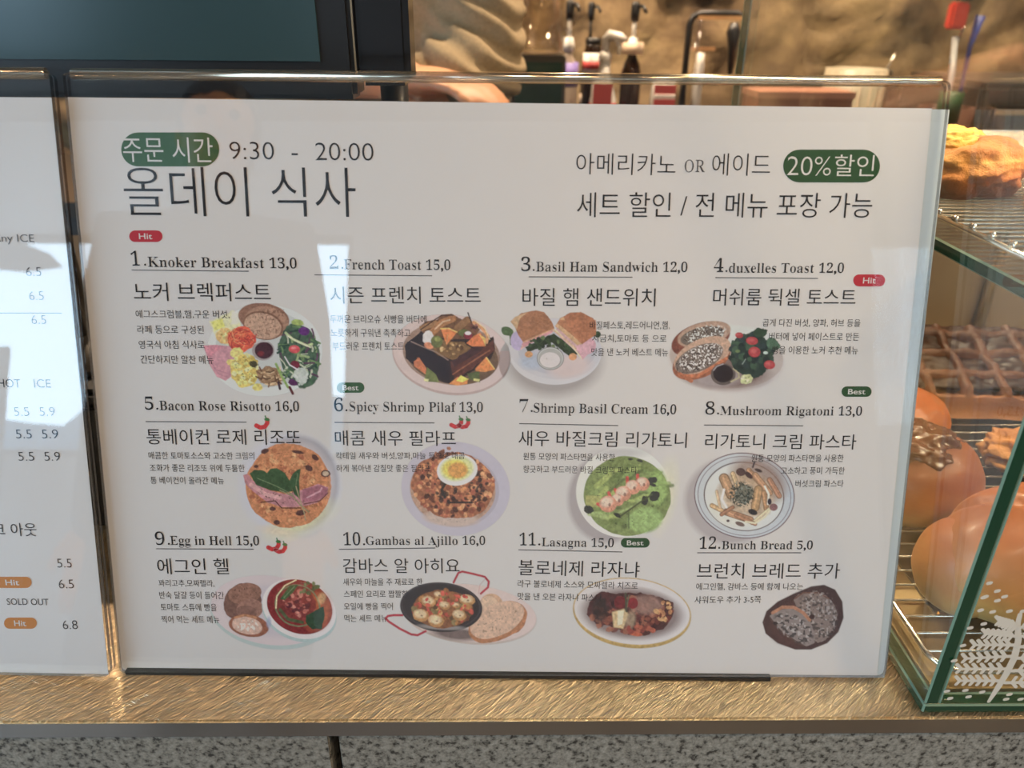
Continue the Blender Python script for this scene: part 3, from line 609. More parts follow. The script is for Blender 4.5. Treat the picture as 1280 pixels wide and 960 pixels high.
p.P([(532, 430), (545, 424), (580, 428), (590, 436), (566, 450), (548, 444)], (120, 84, 42), .25, 4, wob=1.5).S(564, 436, 16, 7, 26, (.8, 2), [(168, 124, 66), (196, 160, 100), (92, 60, 34)])
p.L([(514, 427), (530, 434), (545, 440), (560, 450)], 1.6, (150, 120, 104), .2, a=.8)
p.P([(524, 408), (532, 402), (546, 400), (552, 394), (564, 392), (578, 400), (588, 396), (590, 404), (600, 412), (592, 424), (560, 424), (540, 420), (526, 414)], (112, 72, 42), .3, 4, wob=1)
p.L([(528, 410), (544, 404)], 7, (158, 110, 62), .2).L([(540, 416), (552, 404), (566, 398)], 9, (166, 108, 58), .2).L([(572, 410), (584, 400)], 9, (140, 96, 54), .2).L([(526, 412), (540, 402), (552, 394), (566, 394)], 1.5, (60, 34, 24)).L([(544, 411), (554, 402), (562, 400)], 2, (220, 180, 140), a=.7)
p.L([(585, 391), (587, 397), (590, 404)], 1.6, (50, 30, 24)).L([(592, 403), (602, 410), (610, 420), (608, 428)], 4, (206, 140, 84), .1).L([(594, 401), (606, 410), (612, 424)], 1.2, (226, 190, 140), .1)
p.E(535, 422, 6.5, 9, (206, 196, 190), 10, .12, 2, wob=.15).speck(535, 422, 5, 8, (236, 232, 230), .5, 1.5).E(536, 432, 6, 4, (214, 130, 84), 20, .1).E(546, 427, 7.5, 7.5, (100, 104, 50), 0, .2, 4, wob=.1).E(547, 424, 4, 3, (140, 142, 66), 0, .2)
O1, O2, O3 = (222, 118, 42), (236, 150, 80), (226, 176, 76)
p.P([(551, 411), (560, 410), (571, 415), (566, 422), (558, 431)], O1, .12, 3).L([(551, 411), (561, 410.5), (571, 415)], 1.6, O3).L([(558, 429), (560, 418)], 1, O2)
p.E(580, 416, 7, 4.5, (92, 100, 46), 0, .2).E(585, 419, 5.5, 5, (130, 24, 44), 0, .2).E(585, 416.5, 4, 2.4, (216, 196, 200), 0, .1).S(592, 409, 4, 5, 12, (.8, 1.6), [(110, 60, 50), (66, 30, 34), (150, 90, 80)])
p.P([(583, 429), (592, 420), (600, 416), (607, 424), (606, 433), (590, 433)], (214, 112, 44), .15, 3).P([(598, 417), (607, 423), (607, 433), (604, 426)], O3, .1)
p.P([(521, 447), (525, 459), (532, 467), (533, 460), (524, 447)], (190, 102, 54), .1).P([(517, 452), (524, 447), (533, 461), (532, 468), (518, 458)], (196, 106, 56), .12)
p.P([(534, 459), (545, 468), (549, 478), (532, 477), (531, 472)], (110, 116, 54), .2).P([(530, 473), (536, 474), (535, 477), (530, 476)], (226, 214, 130), 0)
p.P([(594, 461), (608, 446), (618, 462), (606, 465), (595, 464)], (230, 124, 40), .12, 3).L([(608, 447), (618, 461)], 1.6, O3).P([(584, 467), (599, 464), (600, 478), (587, 474)], (84, 94, 46), .2).P([(592, 473), (600, 474), (599, 477), (592, 476)], (206, 194, 110), 0)
p.P([(561, 480), (572, 471), (585, 474), (584, 480), (572, 482)], (226, 130, 44), .12, 3).P([(570, 476), (576, 469), (586, 474), (578, 478)], (220, 200, 60), .1)
p.make(B, ms, label='printed plate of dark french toast with orange and kiwi pieces')
# --- 3 ham sandwich
p = Pic(622, 382, 760, 500, seed=3)
p.E(692, 452, 59, 42, (140, 126, 120), 0, .03, soft=14, a=.75).E(694, 440, 58, 41, (196, 188, 184), 0, .03, 16).E(694, 436, 58, 38, (188, 180, 178), 4, .04, 14)
p.E(696, 440, 48, 28, (176, 170, 172), 0, .06, 10).E(712, 458, 26, 14, (204, 176, 164), -10, .05, 10, soft=8, a=.8).E(664, 452, 14, 10, (160, 168, 180), 0, .05, soft=6, a=.7)
p.E(634, 414, 8, 5.5, (72, 96, 52), 20, .2, wob=.1).L([(638, 416), (639, 430)], 3, (80, 100, 58)).E(747, 418, 4, 4, (44, 62, 30), 0, .2)
p.E(648, 426, 10, 12, (178, 158, 186), 0, .08, 6).E(733, 432, 12, 11, (200, 146, 152), 0, .08, 6)
p.P([(642, 400), (652, 391), (670, 388), (680, 390), (690, 402), (693, 411), (672, 420), (654, 428), (645, 414)], (160, 102, 62), .08, 10, wob=.8).P([(638, 402), (644, 396), (660, 390), (650, 398), (646, 412)], (190, 150, 104), .06)
p.P([(654, 427), (693, 410), (693, 414), (668, 426), (650, 438)], (206, 160, 140), .2, 2).P([(652, 430), (692, 412), (690, 416), (655, 434)], (198, 130, 130), .2, 2).L([(654, 428), (692, 411)], 1.2, (196, 140, 90))
p.P([(656, 434), (692, 417), (716, 434), (724, 442), (712, 446), (690, 428), (676, 434), (660, 440)], (40, 52, 26), .35, 3, wob=1).S(690, 430, 30, 8, 30, (1.2, 3), [(52, 70, 34), (30, 42, 22), (92, 108, 60)])
p.P([(694, 408), (700, 398), (712, 391), (726, 390), (742, 398), (746, 410), (744, 420), (726, 430), (714, 424), (700, 412)], (166, 100, 58), .08, 10, wob=.8).P([(694, 408), (700, 398), (704, 396), (712, 410), (728, 430), (720, 432)], (196, 150, 100), .08, wob=.6)
p.P([(697, 404), (700, 400), (745, 400), (745, 418), (728, 430)], (170, 102, 60), .1, 8, wob=.8, a=.9).P([(696, 409), (724, 434), (728, 448), (716, 436), (694, 416)], (196, 150, 146), .2, 2).L([(694, 412), (716, 434), (728, 449)], 1.4, (226, 196, 150))
p.P([(718, 434), (742, 426), (738, 440), (728, 450), (724, 440)], (206, 152, 156), .1).L([(692, 413), (706, 424), (720, 436)], 2, (200, 160, 120), .2)
p.E(661, 443, 5, 4, (200, 140, 80), 0, .15).E(716, 446, 5, 4.5, (206, 140, 84), 0, .15)
p.E(688, 448, 17, 14.5, (118, 112, 104), 0, .15).E(688, 447.5, 15, 12.6, (164, 158, 148), 0, .06).E(687.5, 450.5, 13.4, 10.4, (122, 114, 106), 0, 0).E(687.5, 450, 12.8, 9.8, (204, 190, 182), 0, .04).E(688, 448, 16, 13.5, (206, 202, 196), 0, 0, a=.7, hole=.93).speck(688, 450, 10, 7, (90, 84, 60), .9, 1.3)
p.make(B, ms, label='printed plate with two halves of a toasted ham sandwich and a dip cup')
# --- 4 duxelles toast
p = Pic(830, 394, 990, 500, seed=4)
p.E(908, 450, 72, 41, (196, 178, 162), 4, .05, soft=3).E(908, 447, 71, 38, (182, 160, 142), 4, .08, 12).E(914, 408+12, 50, 14, (204, 196, 176), 4, .04, soft=4)
p.E(905, 466, 54, 20, (128, 100, 86), 2, .15, 9, soft=8).E(895, 472, 30, 12, (158, 138, 128), 0, .08, soft=6)
p.E(876, 424, 38, 20, (124, 62, 42), -18, .2, 5).E(880, 418, 34, 15, (176, 136, 106), -14, .15, 3).E(878, 420, 28, 11, (110, 92, 76), -12, .2, 2).speck(882, 418, 28, 12, (212, 204, 192), .56, 1.6, .9, -12).speck(880, 419, 28, 12, (56, 40, 32), .66, 1.5, .9, -12)
p.E(877, 449, 39, 22, (150, 82, 46), -26, .15, 4).E(878, 444, 38, 20, (190, 146, 112), -24, .12, 3).E(874, 448, 32, 15.5, (116, 96, 80), -24, .2, 2).speck(876, 446, 31, 15, (220, 212, 204), .54, 1.5, .9, -24).speck(872, 449, 34, 15, (58, 40, 34), .64, 1.6, .9, -24)
p.L([(852, 470), (872, 470), (892, 458), (908, 448)], 4, (190, 104, 54), .2).L([(850, 468), (864, 476)], 5, (176, 96, 52), .2)
p.E(904, 468, 15.5, 13.5, (94, 78, 68), 0, .15).E(904, 467, 12.5, 11, (36, 22, 24), 0, .15).L([(892, 463), (896, 458), (904, 455)], 1.4, (180, 166, 160), a=.7).L([(917, 461), (923, 466), (924, 472), (914, 477)], 2, (176, 158, 110), .1)
p.E(940, 444, 27, 28, (40, 56, 44), -20, .3, 4, wob=.16)
p.S(940, 442, 26, 25, 70, (2, 5), [(34, 50, 40), (50, 68, 50), (26, 38, 34), (60, 84, 58), (44, 58, 54)]).E(950, 416, 9, 6, (44, 66, 42), 0, .3, wob=.3).E(966, 430, 9, 7, (74, 100, 70), 40, .3, wob=.3)
for cx, cy, r1, r2 in ((924, 419, 5, 3.5), (940, 426, 7.5, 5), (943, 440, 7.5, 6.5), (962, 456, 7, 5.5)):
    p.E(cx, cy, r1, r2, (176, 50, 48), 5, .12).E(cx-1, cy-1, r1*.5, r2*.4, (206, 96, 84), a=.6, soft=2)
p.E(933, 474, 8, 6, (196, 190, 120), -20, .2, 3, wob=.2).S(933, 474, 6, 4, 10, (.8, 1.6), [(222, 216, 160), (160, 160, 90)]).E(957, 441, 3, 2, (190, 196, 170)).L([(928, 455), (932, 449)], 1.2, (140, 150, 130)).E(922, 439, 3, 2, (104, 120, 66))
p.make(B, ms, label='printed plate with two mushroom toasts and green salad')
# --- 5 risotto
p = Pic(292, 536, 438, 682, seed=5)
p.E(362, 606, 62, 62, (186, 186, 202), 0, .03, soft=14, a=.8).E(372, 604, 51, 59, (150, 146, 154), 0, .05, soft=6, a=.9).E(366, 606, 52, 56, (182, 172, 174), 0, .03, soft=8, a=.8).E(376, 650, 40, 16, (216, 206, 150), -25, .03, soft=14, a=.7).E(346, 664, 20, 5, (206, 186, 160), 10, .05, soft=6, a=.6)
p.E(361, 607, 53, 53, (190, 122, 76), 0, .14, 5, wob=.05).S(361, 607, 48, 48, 150, (1, 3), [(206, 140, 90), (172, 100, 60), (214, 156, 104), (158, 84, 56)], .8)
p.speck(361, 607, 50, 50, (120, 62, 44), .80, 1.8, .7)
for cx, cy, r1, r2, ro in ((331, 564, 5, 3, -20), (372, 565, 8, 2, 10), (386, 585, 5, 3.5, 30), (407, 592, 6, 4.5, 0), (341, 636, 4, 2.5, 0), (376, 641, 6, 3.5, -10), (346, 653, 4, 3, 0), (320, 583, 3, 2, 0), (394, 572, 5, 3, 40)):
    p.E(cx, cy, r1, r2, (84, 52, 48), ro, .3, wob=.15)
p.E(407, 592, 4, 3, (186, 160, 134), 0, .2)
p.P([(304, 594), (309, 592), (318, 602), (334, 612), (356, 618), (372, 614), (398, 605), (410, 609), (409, 619), (396, 629), (372, 634), (352, 634), (334, 628), (314, 612), (306, 604)], (176, 118, 126), .15, 6, wob=.6)
p.P([(378, 612), (400, 606), (410, 611), (408, 618), (394, 626), (378, 628)], (150, 86, 104), .2, 4, a=.8).L([(314, 606), (332, 618), (350, 622)], 5, (206, 156, 156), .1, a=.8).L([(384, 622), (400, 614), (402, 610)], 2, (206, 156, 166), .1, a=.8).L([(326, 628), (344, 626), (352, 635), (376, 635)], 1.3, (70, 34, 30), .1).L([(380, 630), (400, 626), (410, 616)], 1.3, (96, 46, 50), .1)
p.speck(352, 620, 34, 10, (80, 60, 52), .76, 1.4, .8, 10)
p.P([(312, 592), (318, 587), (328, 588), (334, 591), (338, 586), (346, 585), (356, 591), (362, 601), (366, 614), (356, 616), (338, 613), (320, 606)], (52, 78, 46), .14, 7, wob=.5)
p.P([(361, 602), (366, 592), (372, 587), (376, 586), (374, 600), (375, 624), (368, 618)], (54, 82, 50), .14, 6).L([(322, 598), (344, 607), (366, 618)], 1, (104, 124, 84), 0).L([(350, 613), (366, 620), (376, 632), (386, 640)], 1.6, (132, 130, 90), 0).L([(370, 608), (374, 622), (380, 640), (382, 650)], 1.3, (150, 136, 100), 0).L([(372, 592), (370, 606)], .8, (104, 124, 84), 0)
p.make(B, ms, label='printed bowl of orange risotto with bacon strip and green leaves')
# --- 6 pilaf
p = Pic(497, 546, 644, 676, seed=6)
p.E(569.5, 611, 68, 58.5, (182, 172, 180), 8, .03, 20).E(568, 612, 56, 47, (170, 158, 166), 8, .04, 16).E(566, 612, 53.5, 44, (176, 136, 110), 8, .12, 8).E(564, 648, 34, 10, (190, 164, 148), 4, .05, soft=3)
p.E(567, 607, 52, 41, (160, 94, 56), 10, .35, 3, wob=.08)
p.S(567, 607, 50, 39, 330, (1.1, 3.2), [(186, 110, 62), (140, 70, 44), (206, 134, 74), (96, 50, 34), (172, 88, 56), (216, 150, 92), (70, 40, 32)], .9)
p.S(580, 612, 36, 22, 34, (1.2, 3), [(46, 36, 34), (58, 44, 34), (34, 30, 32)], .85).S(556, 566, 20, 6, 16, (1.4, 3), [(160, 96, 60), (110, 62, 44)])
p.L([(560, 600), (552, 612), (556, 622)], 3, (52, 44, 38), .3).L([(562, 628), (590, 628)], 2.4, (52, 40, 34), .3).speck(560, 650, 26, 6, (50, 40, 36), .85, 1.4)
p.E(571.5, 587.5, 25.5, 19.5, (216, 216, 196), -8, .04, 8).E(571, 586, 21, 15, (206, 208, 130), -8, .05, 6, soft=3).E(569, 586.5, 16, 12, (214, 190, 60), 0, .05, 5, soft=3).E(572, 588, 12, 9.5, (214, 146, 54), 0, .08, soft=3).speck(566, 588, 14, 10, (86, 70, 30), .86, 1.2, .9)
p.make(B, ms, label='printed plate of brown fried rice topped with a half boiled egg')
# --- 7 green rigatoni
p = Pic(702, 556, 850, 682, seed=7)
p.E(760, 622, 50, 56, (150, 134, 130), 8, .03, soft=7, a=.75).E(779, 615, 59, 57, (212, 208, 186), 0, .03, 20).E(776, 566, 30, 6, (176, 166, 158), 0, .03, soft=6, a=.7).E(830, 620, 14, 40, (214, 220, 150), 12, .03, soft=12, a=.6)
p.E(784, 620, 54, 49.5, (122, 132, 66), 10, .14, 7, wob=.03)
for k in range(60):
    cx = 784+p.rng.uniform(-48, 48); cy = 620+p.rng.uniform(-44, 44)
    if ((cx-784)/48)**2+((cy-620)/44)**2 > .9: continue
    a0 = p.rng.uniform(-.9, .3); w_ = p.rng.uniform(6, 14); c_ = p.rng.choice([(142, 156, 80), (104, 118, 54), (160, 172, 96), (92, 100, 52), (168, 176, 84), (130, 150, 74)])
    p.L([(cx-w_*math.cos(a0), cy-w_*math.sin(a0)), (cx, cy+p.rng.uniform(-2, 2)), (cx+w_*math.cos(a0), cy+w_*math.sin(a0))], p.rng.uniform(2, 7), c_, .12, 4, .8, soft=2)
p.E(806, 650, 22, 16, (150, 172, 90), -10, .14, 5, soft=4).E(822, 610, 12, 22, (152, 176, 84), 0, .12, 5, soft=5, a=.8).P([(732, 619), (750, 620), (750, 634), (732, 634)], (166, 160, 82), .1)
for cx, cy, r1, r2, ro in ((736, 637, 6, 5, 20), (818, 620, 6, 7, 60), (816, 600, 6, 4, -5), (800, 576, 4, 1.6, 15), (788, 574, 3, 1.5, 0), (772, 644, 5, 2.5, 30), (806, 626, 4, 6, 0), (816, 606, 5, 2, 20)):
    p.E(cx, cy, r1, r2, (58, 56, 48), ro, .3, wob=.2)
p.speck(784, 620, 50, 46, (52, 58, 34), .87, 1.5, .9).L([(786, 640), (786, 660)], 1.4, (84, 92, 50)).L([(776, 645), (800, 628), (815, 618)], 2, (80, 82, 48), .2)
for cx, cy, r_, tx, ty in ((803, 605, 9, 797, 594), (791, 609, 9.5, 784, 597), (779, 617, 10, 769, 612), (772, 625, 8, 761, 616), (760, 630, 11, 747, 630)):
    p.L([(tx, ty), ((tx+cx-6)/2, (ty+cy)/2+2), (cx-4, cy+r_*.5)], 4, (196, 72, 54), .1)
    p.E(cx, cy, r_, r_*.95, (206, 134, 98), 0, .12, 3).E(cx-1.5, cy-2.5, r_*.7, r_*.55, (228, 184, 152), -20, .1, 3, soft=3).E(cx+2, cy+1, 1.6, 2.2, (110, 60, 44), 0, 0, a=.7).speck(cx, cy+2, r_*.8, r_*.6, (90, 60, 40), .84, 1.3)
p.make(B, ms, label='printed bowl of green basil pasta topped with a row of shrimps')
# --- 8 cream rigatoni
p = Pic(852, 558, 1002, 682, seed=8)
p.E(914, 626, 58, 54, (160, 142, 134), 0, .03, soft=8, a=.75).E(930.5, 619.5, 63, 53.5, (104, 74, 76), 8, .1).E(930.5, 619.5, 61.8, 52.3, (190, 186, 176), 8, .03, 16).E(930.5, 620, 58.6, 49.6, (116, 100, 104), 8, .05, hole=.985).E(930, 620.5, 50.6, 43.2, (96, 78, 72), 10, .05, hole=.97)
p.E(930, 621, 49, 41.5, (206, 198, 180), 10, .03, 14).E(948, 600, 36, 26, (146, 108, 84), 30, .06, soft=12, a=.8).E(925, 632, 38, 26, (212, 200, 174), 0, .04, soft=6, a=.9).E(934, 618, 35, 27, (186, 150, 108), 15, .35, 5, soft=7, a=.85, wob=.15)
for (ax, ay), (bx, by), w_, c_ in (((905, 598), (914, 618), 13, (176, 130, 84)), ((916, 592), (922, 608), 6, (196, 156, 104)), ((936, 588), (952, 606), 7, (180, 128, 84)), ((944, 594), (962, 616), 8, (184, 132, 86)), ((962, 600), (974, 620), 7, (176, 120, 80)), ((948, 612), (944, 634), 11, (182, 136, 82)), ((955, 616), (958, 636), 7, (170, 122, 74)), ((908, 640), (938, 650), 9, (182, 128, 84)), ((890, 632), (902, 638), 6, (200, 152, 96)), ((902, 643), (916, 634), 5, (156, 106, 70)), ((940, 654), (962, 636), 4.5, (206, 178, 130)), ((920, 644), (944, 655), 5, (170, 116, 76)), ((896, 614), (900, 634), 4, (204, 162, 116))):
    p.L([(ax, ay), (bx, by)], w_, tuple(int(v*.72) for v in c_), .1, 3).L([(ax, ay), (bx, by)], w_*.78, c_, .18, 3).L([(ax-1, ay), (bx-1, by)], w_*.22, tuple(min(255, int(v*1.18)) for v in c_), .05)
p.L([(905, 612), (902, 624), (908, 634)], 3, (222, 216, 200), 0).L([(956, 608), (961, 618), (960, 630)], 2.6, (220, 206, 176), 0).L([(932, 652), (944, 654), (956, 646), (962, 638)], 2.4, (214, 196, 152), 0)
p.E(926, 590, 6, 5, (86, 58, 48), 10, .2).E(936, 594, 6, 3, (72, 46, 40), 40, .2).E(948, 588, 5, 2, (70, 50, 44), 20).E(962, 627, 2.5, 4, (44, 36, 44)).E(967, 634, 5, 4.5, (130, 84, 78), 0, .15).E(941, 640, 6, 3.5, (50, 44, 42), 20, .2).E(925, 655, 6, 2.6, (110, 84, 70), 20, .2).E(910, 651, 2, 1.5, (84, 66, 60)).L([(943, 578), (941, 584)], 2, (66, 50, 50))
p.E(929, 618, 11, 13, (86, 88, 70), 30, .3, 3, wob=.25, a=.85).speck(927, 618, 18, 17, (44, 50, 40), .5, 1.5, .9, 30).speck(926, 616, 18, 17, (140, 140, 120), .75, 1.5, .7, 30)
p.make(B, ms, label='printed rimmed plate of cream rigatoni with dark herbs')
# --- 9 egg in hell
p = Pic(258, 712, 428, 818, seed=9)
p.E(339, 766, 77, 45, (164, 178, 178), 8, .03, 20).E(338, 763, 75, 43, (194, 180, 184), 8, .04, 20).E(342, 764, 60, 32, (182, 172, 180), 8, .03, soft=8)
p.E(303, 752, 25, 22, (112, 78, 68), -40, .15, 4, wob=.06).E(306, 742, 21, 13, (140, 98, 82), -10, .15, 3).speck(306, 743, 18, 11, (70, 46, 42), .8, 1.6).E(312, 762, 17, 13, (146, 104, 90), -15, .12, 3).E(307, 766, 14, 9, (112, 78, 70), 0, .1, a=.7)
p.E(311, 782, 25, 14, (140, 84, 62), 10, .12, 3, wob=.04).E(309, 782, 19, 11, (196, 160, 144), 12, .14, 3, wob=.05).L([(294, 772), (306, 769), (320, 772)], 3, (172, 116, 80), .1).speck(309, 782, 15, 8, (226, 206, 196), .6, 2)
p.E(374, 765, 48, 36, (158, 178, 178), 22, .03, 16).E(374, 761, 47.5, 36, (206, 198, 198), 22, .03, 16).E(374.5, 758.5, 42, 33, (124, 30, 34), 22, .12, 8).E(396, 764, 18, 24, (176, 92, 44), 10, .1, soft=8, a=.7)
p.E(368, 754, 27, 24, (126, 46, 44), 20, .25, 4, wob=.1).S(372, 754, 18, 16, 60, (1.2, 3.4), [(150, 70, 66), (110, 40, 44), (176, 96, 84), (84, 34, 44), (190, 120, 104)])
p.E(372, 757, 29, 26, (110, 116, 84), 20, .15, hole=.93, wob=.03).L([(345, 760), (346, 745), (356, 732), (370, 725)], 1.6, (206, 196, 150), 0).P([(350, 749), (362, 732), (373, 731), (366, 741), (356, 750)], (48, 86, 50), .15, 5).L([(355, 747), (368, 733)], 1, (90, 130, 90), 0).S(386, 735, 14, 8, 18, (1, 2.6), [(70, 90, 56), (100, 116, 76), (130, 60, 56)])
p.P([(383, 770), (392, 764), (404, 758), (406, 770), (402, 786), (390, 787), (382, 778)], (38, 64, 42), .2, 5, wob=1).L([(350, 762), (360, 774), (378, 778)], 4, (72, 80, 50), .3).E(402, 748, 5, 7, (196, 160, 110), 20, .1, soft=3, a=.7).E(336, 778, 3, 7, (140, 150, 180), 0, 0, soft=2, a=.7)
p.make(B, ms, label='printed white oval dish with dark bread and a bowl of red tomato stew')
# --- 10 gambas
p = Pic(478, 708, 676, 812, seed=10)
p.E(587, 768, 84, 37, (186, 166, 152), 6, .04, 16).E(587, 766.5, 83.5, 36, (206, 180, 168), 6, .03, 16).E(570, 792, 30, 8, (96, 76, 70), 6, .1, soft=5, a=.9)
p.E(614, 757, 15, 15, (196, 150, 112), 20, .1, 4).E(611, 757, 12, 12, (206, 168, 134), 20, .12)
p.E(637, 772, 20, 21, (168, 108, 70), 0, .12, 3, wob=.05).E(622, 778, 39, 22, (176, 112, 66), -24, .1, 3, wob=.05).E(621, 775, 36, 20, (206, 164, 132), -24, .08, 5, wob=.03).speck(622, 774, 30, 16, (140, 104, 74), .78, 2, .7, -24)
RD = (172, 36, 52)
p.L([(601, 742), (610, 734), (611, 727), (606, 721), (590, 717), (578, 714.5), (573, 716), (570, 722), (567, 728)], 2.6, RD, .08, 6).L([(608, 722), (600, 731), (598, 742)], 1, RD, 0, a=.3)
p.L([(503, 769), (492, 769), (485, 770), (482, 773), (486, 777), (500, 786), (514, 793), (522, 794), (532, 789)], 2.8, RD, .08, 6)
p.E(551.5, 759, 51.5, 31, (50, 42, 42), 4, .08).E(551, 757.5, 50, 29, (72, 62, 62), 4, .1, hole=.95).E(551, 758, 48, 27.5, (54, 44, 42), 4, .1).E(552, 784, 30, 3.2, (190, 176, 166), 3, 0, a=.45, soft=2)
p.E(553, 761, 38, 23.5, (130, 78, 40), 2, .25, 4, wob=.08).S(553, 761, 36, 21, 110, (1.4, 3.8), [(150, 92, 44), (176, 116, 52), (166, 64, 42), (112, 62, 32), (92, 66, 36), (196, 140, 66), (188, 72, 50), (130, 108, 60)])
for cx, cy, r1, r2 in ((536, 752, 9, 7), (584, 750, 10, 7), (526, 769, 10, 8), (545, 776, 10, 8), (574, 769, 9, 7), (556, 757, 7, 5), (548, 744, 5, 4), (570, 757, 5, 3)):
    p.E(cx, cy, r1, r2, (178, 124, 62), 10, .15, 3, wob=.08).E(cx-1, cy-1.5, r1*.75, r2*.65, (216, 184, 138), 10, .12, 3, soft=2.5, wob=.1).E(cx+1, cy+.5, 1.4, 1, (120, 70, 40), a=.7)
p.S(560, 752, 30, 14, 14, (1.2, 2.6), [(196, 60, 44), (206, 84, 56)])
p.make(B, ms, label='printed black pan with red handles full of shrimps beside bread slices')
# --- 11 lasagna
p = Pic(712, 716, 870, 816, seed=11)
p.E(790, 766.5, 74, 43.5, (178, 140, 62), 6, .05).E(790, 764.5, 73.8, 42, (190, 152, 80), 6, .05).E(790, 764.5, 72.4, 40.8, (206, 192, 180), 6, .03, 16).E(790, 765, 62, 33, (196, 180, 168), 6, .03, soft=3).E(790, 767, 62, 31, (112, 86, 78), 4, .06, soft=8, a=.8)
p.P([(733, 768), (738, 752), (750, 738), (770, 742), (800, 741), (822, 746), (843, 754), (840, 770), (830, 786), (806, 794), (786, 793), (768, 784), (744, 778)], (78, 38, 34), .35, 4, wob=2)
p.S(786, 768, 48, 22, 170, (1.4, 4), [(112, 50, 36), (70, 32, 30), (140, 72, 48), (52, 28, 28), (156, 90, 60), (92, 40, 36)], .85)
p.E(808, 756, 20, 12, (150, 110, 92), 0, .15, 4, soft=5, a=.8).S(830, 764, 10, 12, 22, (1.2, 3), [(206, 150, 84), (110, 44, 30), (186, 120, 66)]).E(750, 762, 10, 16, (50, 38, 34), 0, .3, soft=4, a=.8)
p.P([(765, 765), (780, 761), (786, 768), (779, 786), (767, 784)], (206, 170, 112), .15, 4, soft=2).P([(772, 764), (780, 763), (778, 780), (772, 782)], (226, 206, 166), .08, a=.8).E(788, 775, 6, 11, (170, 140, 104), 10, .15, soft=4, a=.7)
p.E(775, 753, 7.5, 8, (110, 26, 28), 0, .15).E(791, 754, 6.5, 7, (128, 28, 30), 0, .15).L([(782, 742), (783, 764)], 2.6, (74, 70, 48), .2).L([(786, 744), (784, 756)], 1.6, (96, 90, 62)).E(794, 792, 9, 3, (186, 84, 46), 10, .2).S(800, 786, 20, 6, 12, (1.4, 3), [(140, 56, 40), (176, 84, 52)])
p.make(B, ms, label='printed gold-rimmed oval bowl of baked lasagna')
# --- 12 bread
p = Pic(946, 724, 1062, 820, seed=12)
p.P([(953, 778), (958, 764), (972, 752), (992, 742), (1014, 733), (1030, 731), (1044, 737), (1053, 752), (1054.5, 772), (1048, 790), (1034, 804), (1014, 812), (994, 812), (972, 804), (957, 792)], (72, 46, 40), .12, 9, soft=1.4)
p.E(1004, 776, 44, 29, (88, 54, 44), -20, .1, 9, soft=6, a=.7)
p.P([(992, 750), (998, 743), (1014, 740), (1032, 744), (1043, 756), (1047, 768), (1042, 784), (1032, 800), (1022, 804), (1010, 790)], (130, 106, 90), .15, 3, wob=.6).L([(994, 748), (1004, 741), (1022, 741), (1036, 748)], 1.6, (120, 76, 54), .1)
p.speck(1022, 770, 26, 34, (66, 54, 48), .56, 2.6, .85, -30).speck(1022, 770, 26, 34, (178, 158, 140), .66, 2.2, .7)
p.P([(962, 770), (970, 763), (988, 760), (1002, 766), (1012, 776), (1018, 790), (1018, 804), (1008, 808), (994, 800), (976, 788)], (136, 116, 102), .12, 3, wob=.4).L([(966, 766), (978, 759), (992, 759), (1004, 766), (1012, 775)], 4, (176, 114, 74), .12).L([(962, 772), (974, 788), (994, 802), (1006, 808)], 1.2, (92, 66, 54))
p.speck(992, 785, 30, 17, (60, 50, 46), .54, 2.8, .9, 32).speck(992, 785, 28, 15, (186, 168, 152), .66, 2, .7, 32).E(1015, 771, 3.5, 3, (60, 34, 28)).E(969, 779, 3, 2, (50, 34, 30))
p.make(B, ms, label='printed brown wooden dish with two slices of holey bread')
# ------------------------------------------------ left menu board
LB = frame_of(TH, -.028, tuple(on_z(138, 850, .0026)))
BL = Board(LB)
lb = thing('menu_board', 'clear acrylic menu stand holding the drinks price sheet, left of the dish menu', 'menu', mat=LB)
lw = .43; c0 = BL.p(138.5, 846, 0); c1 = BL.p(61, 90, 0)
e0 = c1[1]-c0[1]
oc = [(c1[0]-lw, c1[1]), c1, c0, (c0[0]-lw, c0[1])]
for nm, z0, z1 in (('front_acrylic_sheet', -.0026, 0), ('rear_acrylic_sheet', -.0062, -.0037)):
    bm = bmesh.new(); prism(bm, rounded(oc, [.003, .003, .005, .003]), z0, z1, 0, 1); bmo(nm, bm, [M['acrylic'], M['acrylic_side']], lb)
bm = bmesh.new(); add_tube(bm, [(oc[0][0]+.003, oc[0][1], -.0031), (oc[1][0]-.003, oc[1][1], -.0031)], .0026, 12); bmo('folded_top_edge', bm, M['acrylic_edge'], lb)
bm = bmesh.new(); y0 = c0[1]+.0022; q = []
for a_, b_ in ((0, 0), (.09, 0), (.09, .0028), (0, .0028)): q.append((y0+a_*math.sin(TH)+b_*math.cos(TH), -.0064-a_*math.cos(TH)+b_*math.sin(TH)))
A = [bm.verts.new((oc[3][0]+.004, y, z)) for y, z in q]; D = [bm.verts.new((c0[0]-.004, y, z)) for y, z in q]
bm.faces.new(A); bm.faces.new(list(reversed(D)))
for i in range(4): bm.faces.new((A[i], A[(i+1) % 4], D[(i+1) % 4], D[i]))
bmo('foot_plate', bm, M['acrylic'], lb)
t0 = BL.p(64.5, 122, SZ); t1 = BL.p(135.5, 843, SZ)
bm = bmesh.new(); prism(bm, [(t0[0]-lw+.01, t0[1]), t0, t1, (t1[0]-lw+.01, t1[1])], SZ-.00012, SZ); ls = bmo('price_sheet', bm, M['paper'], lb)
LL = lambda dz=.00022: Lettering(BL, SZ+dz)
LL().line('Any ICE', -9, 43, 302, 302.5, 9.5, 'san', -.008).make('printed_price_heading', M['ink_grey'], ls)
LL().line('HOT', -2, 26, 484, 484.5, 10.5, 'san', -.006).line('ICE', 43, 64, 484.5, 484.5, 10.5, 'san', -.006).make('printed_price_heading', M['ink'], ls)
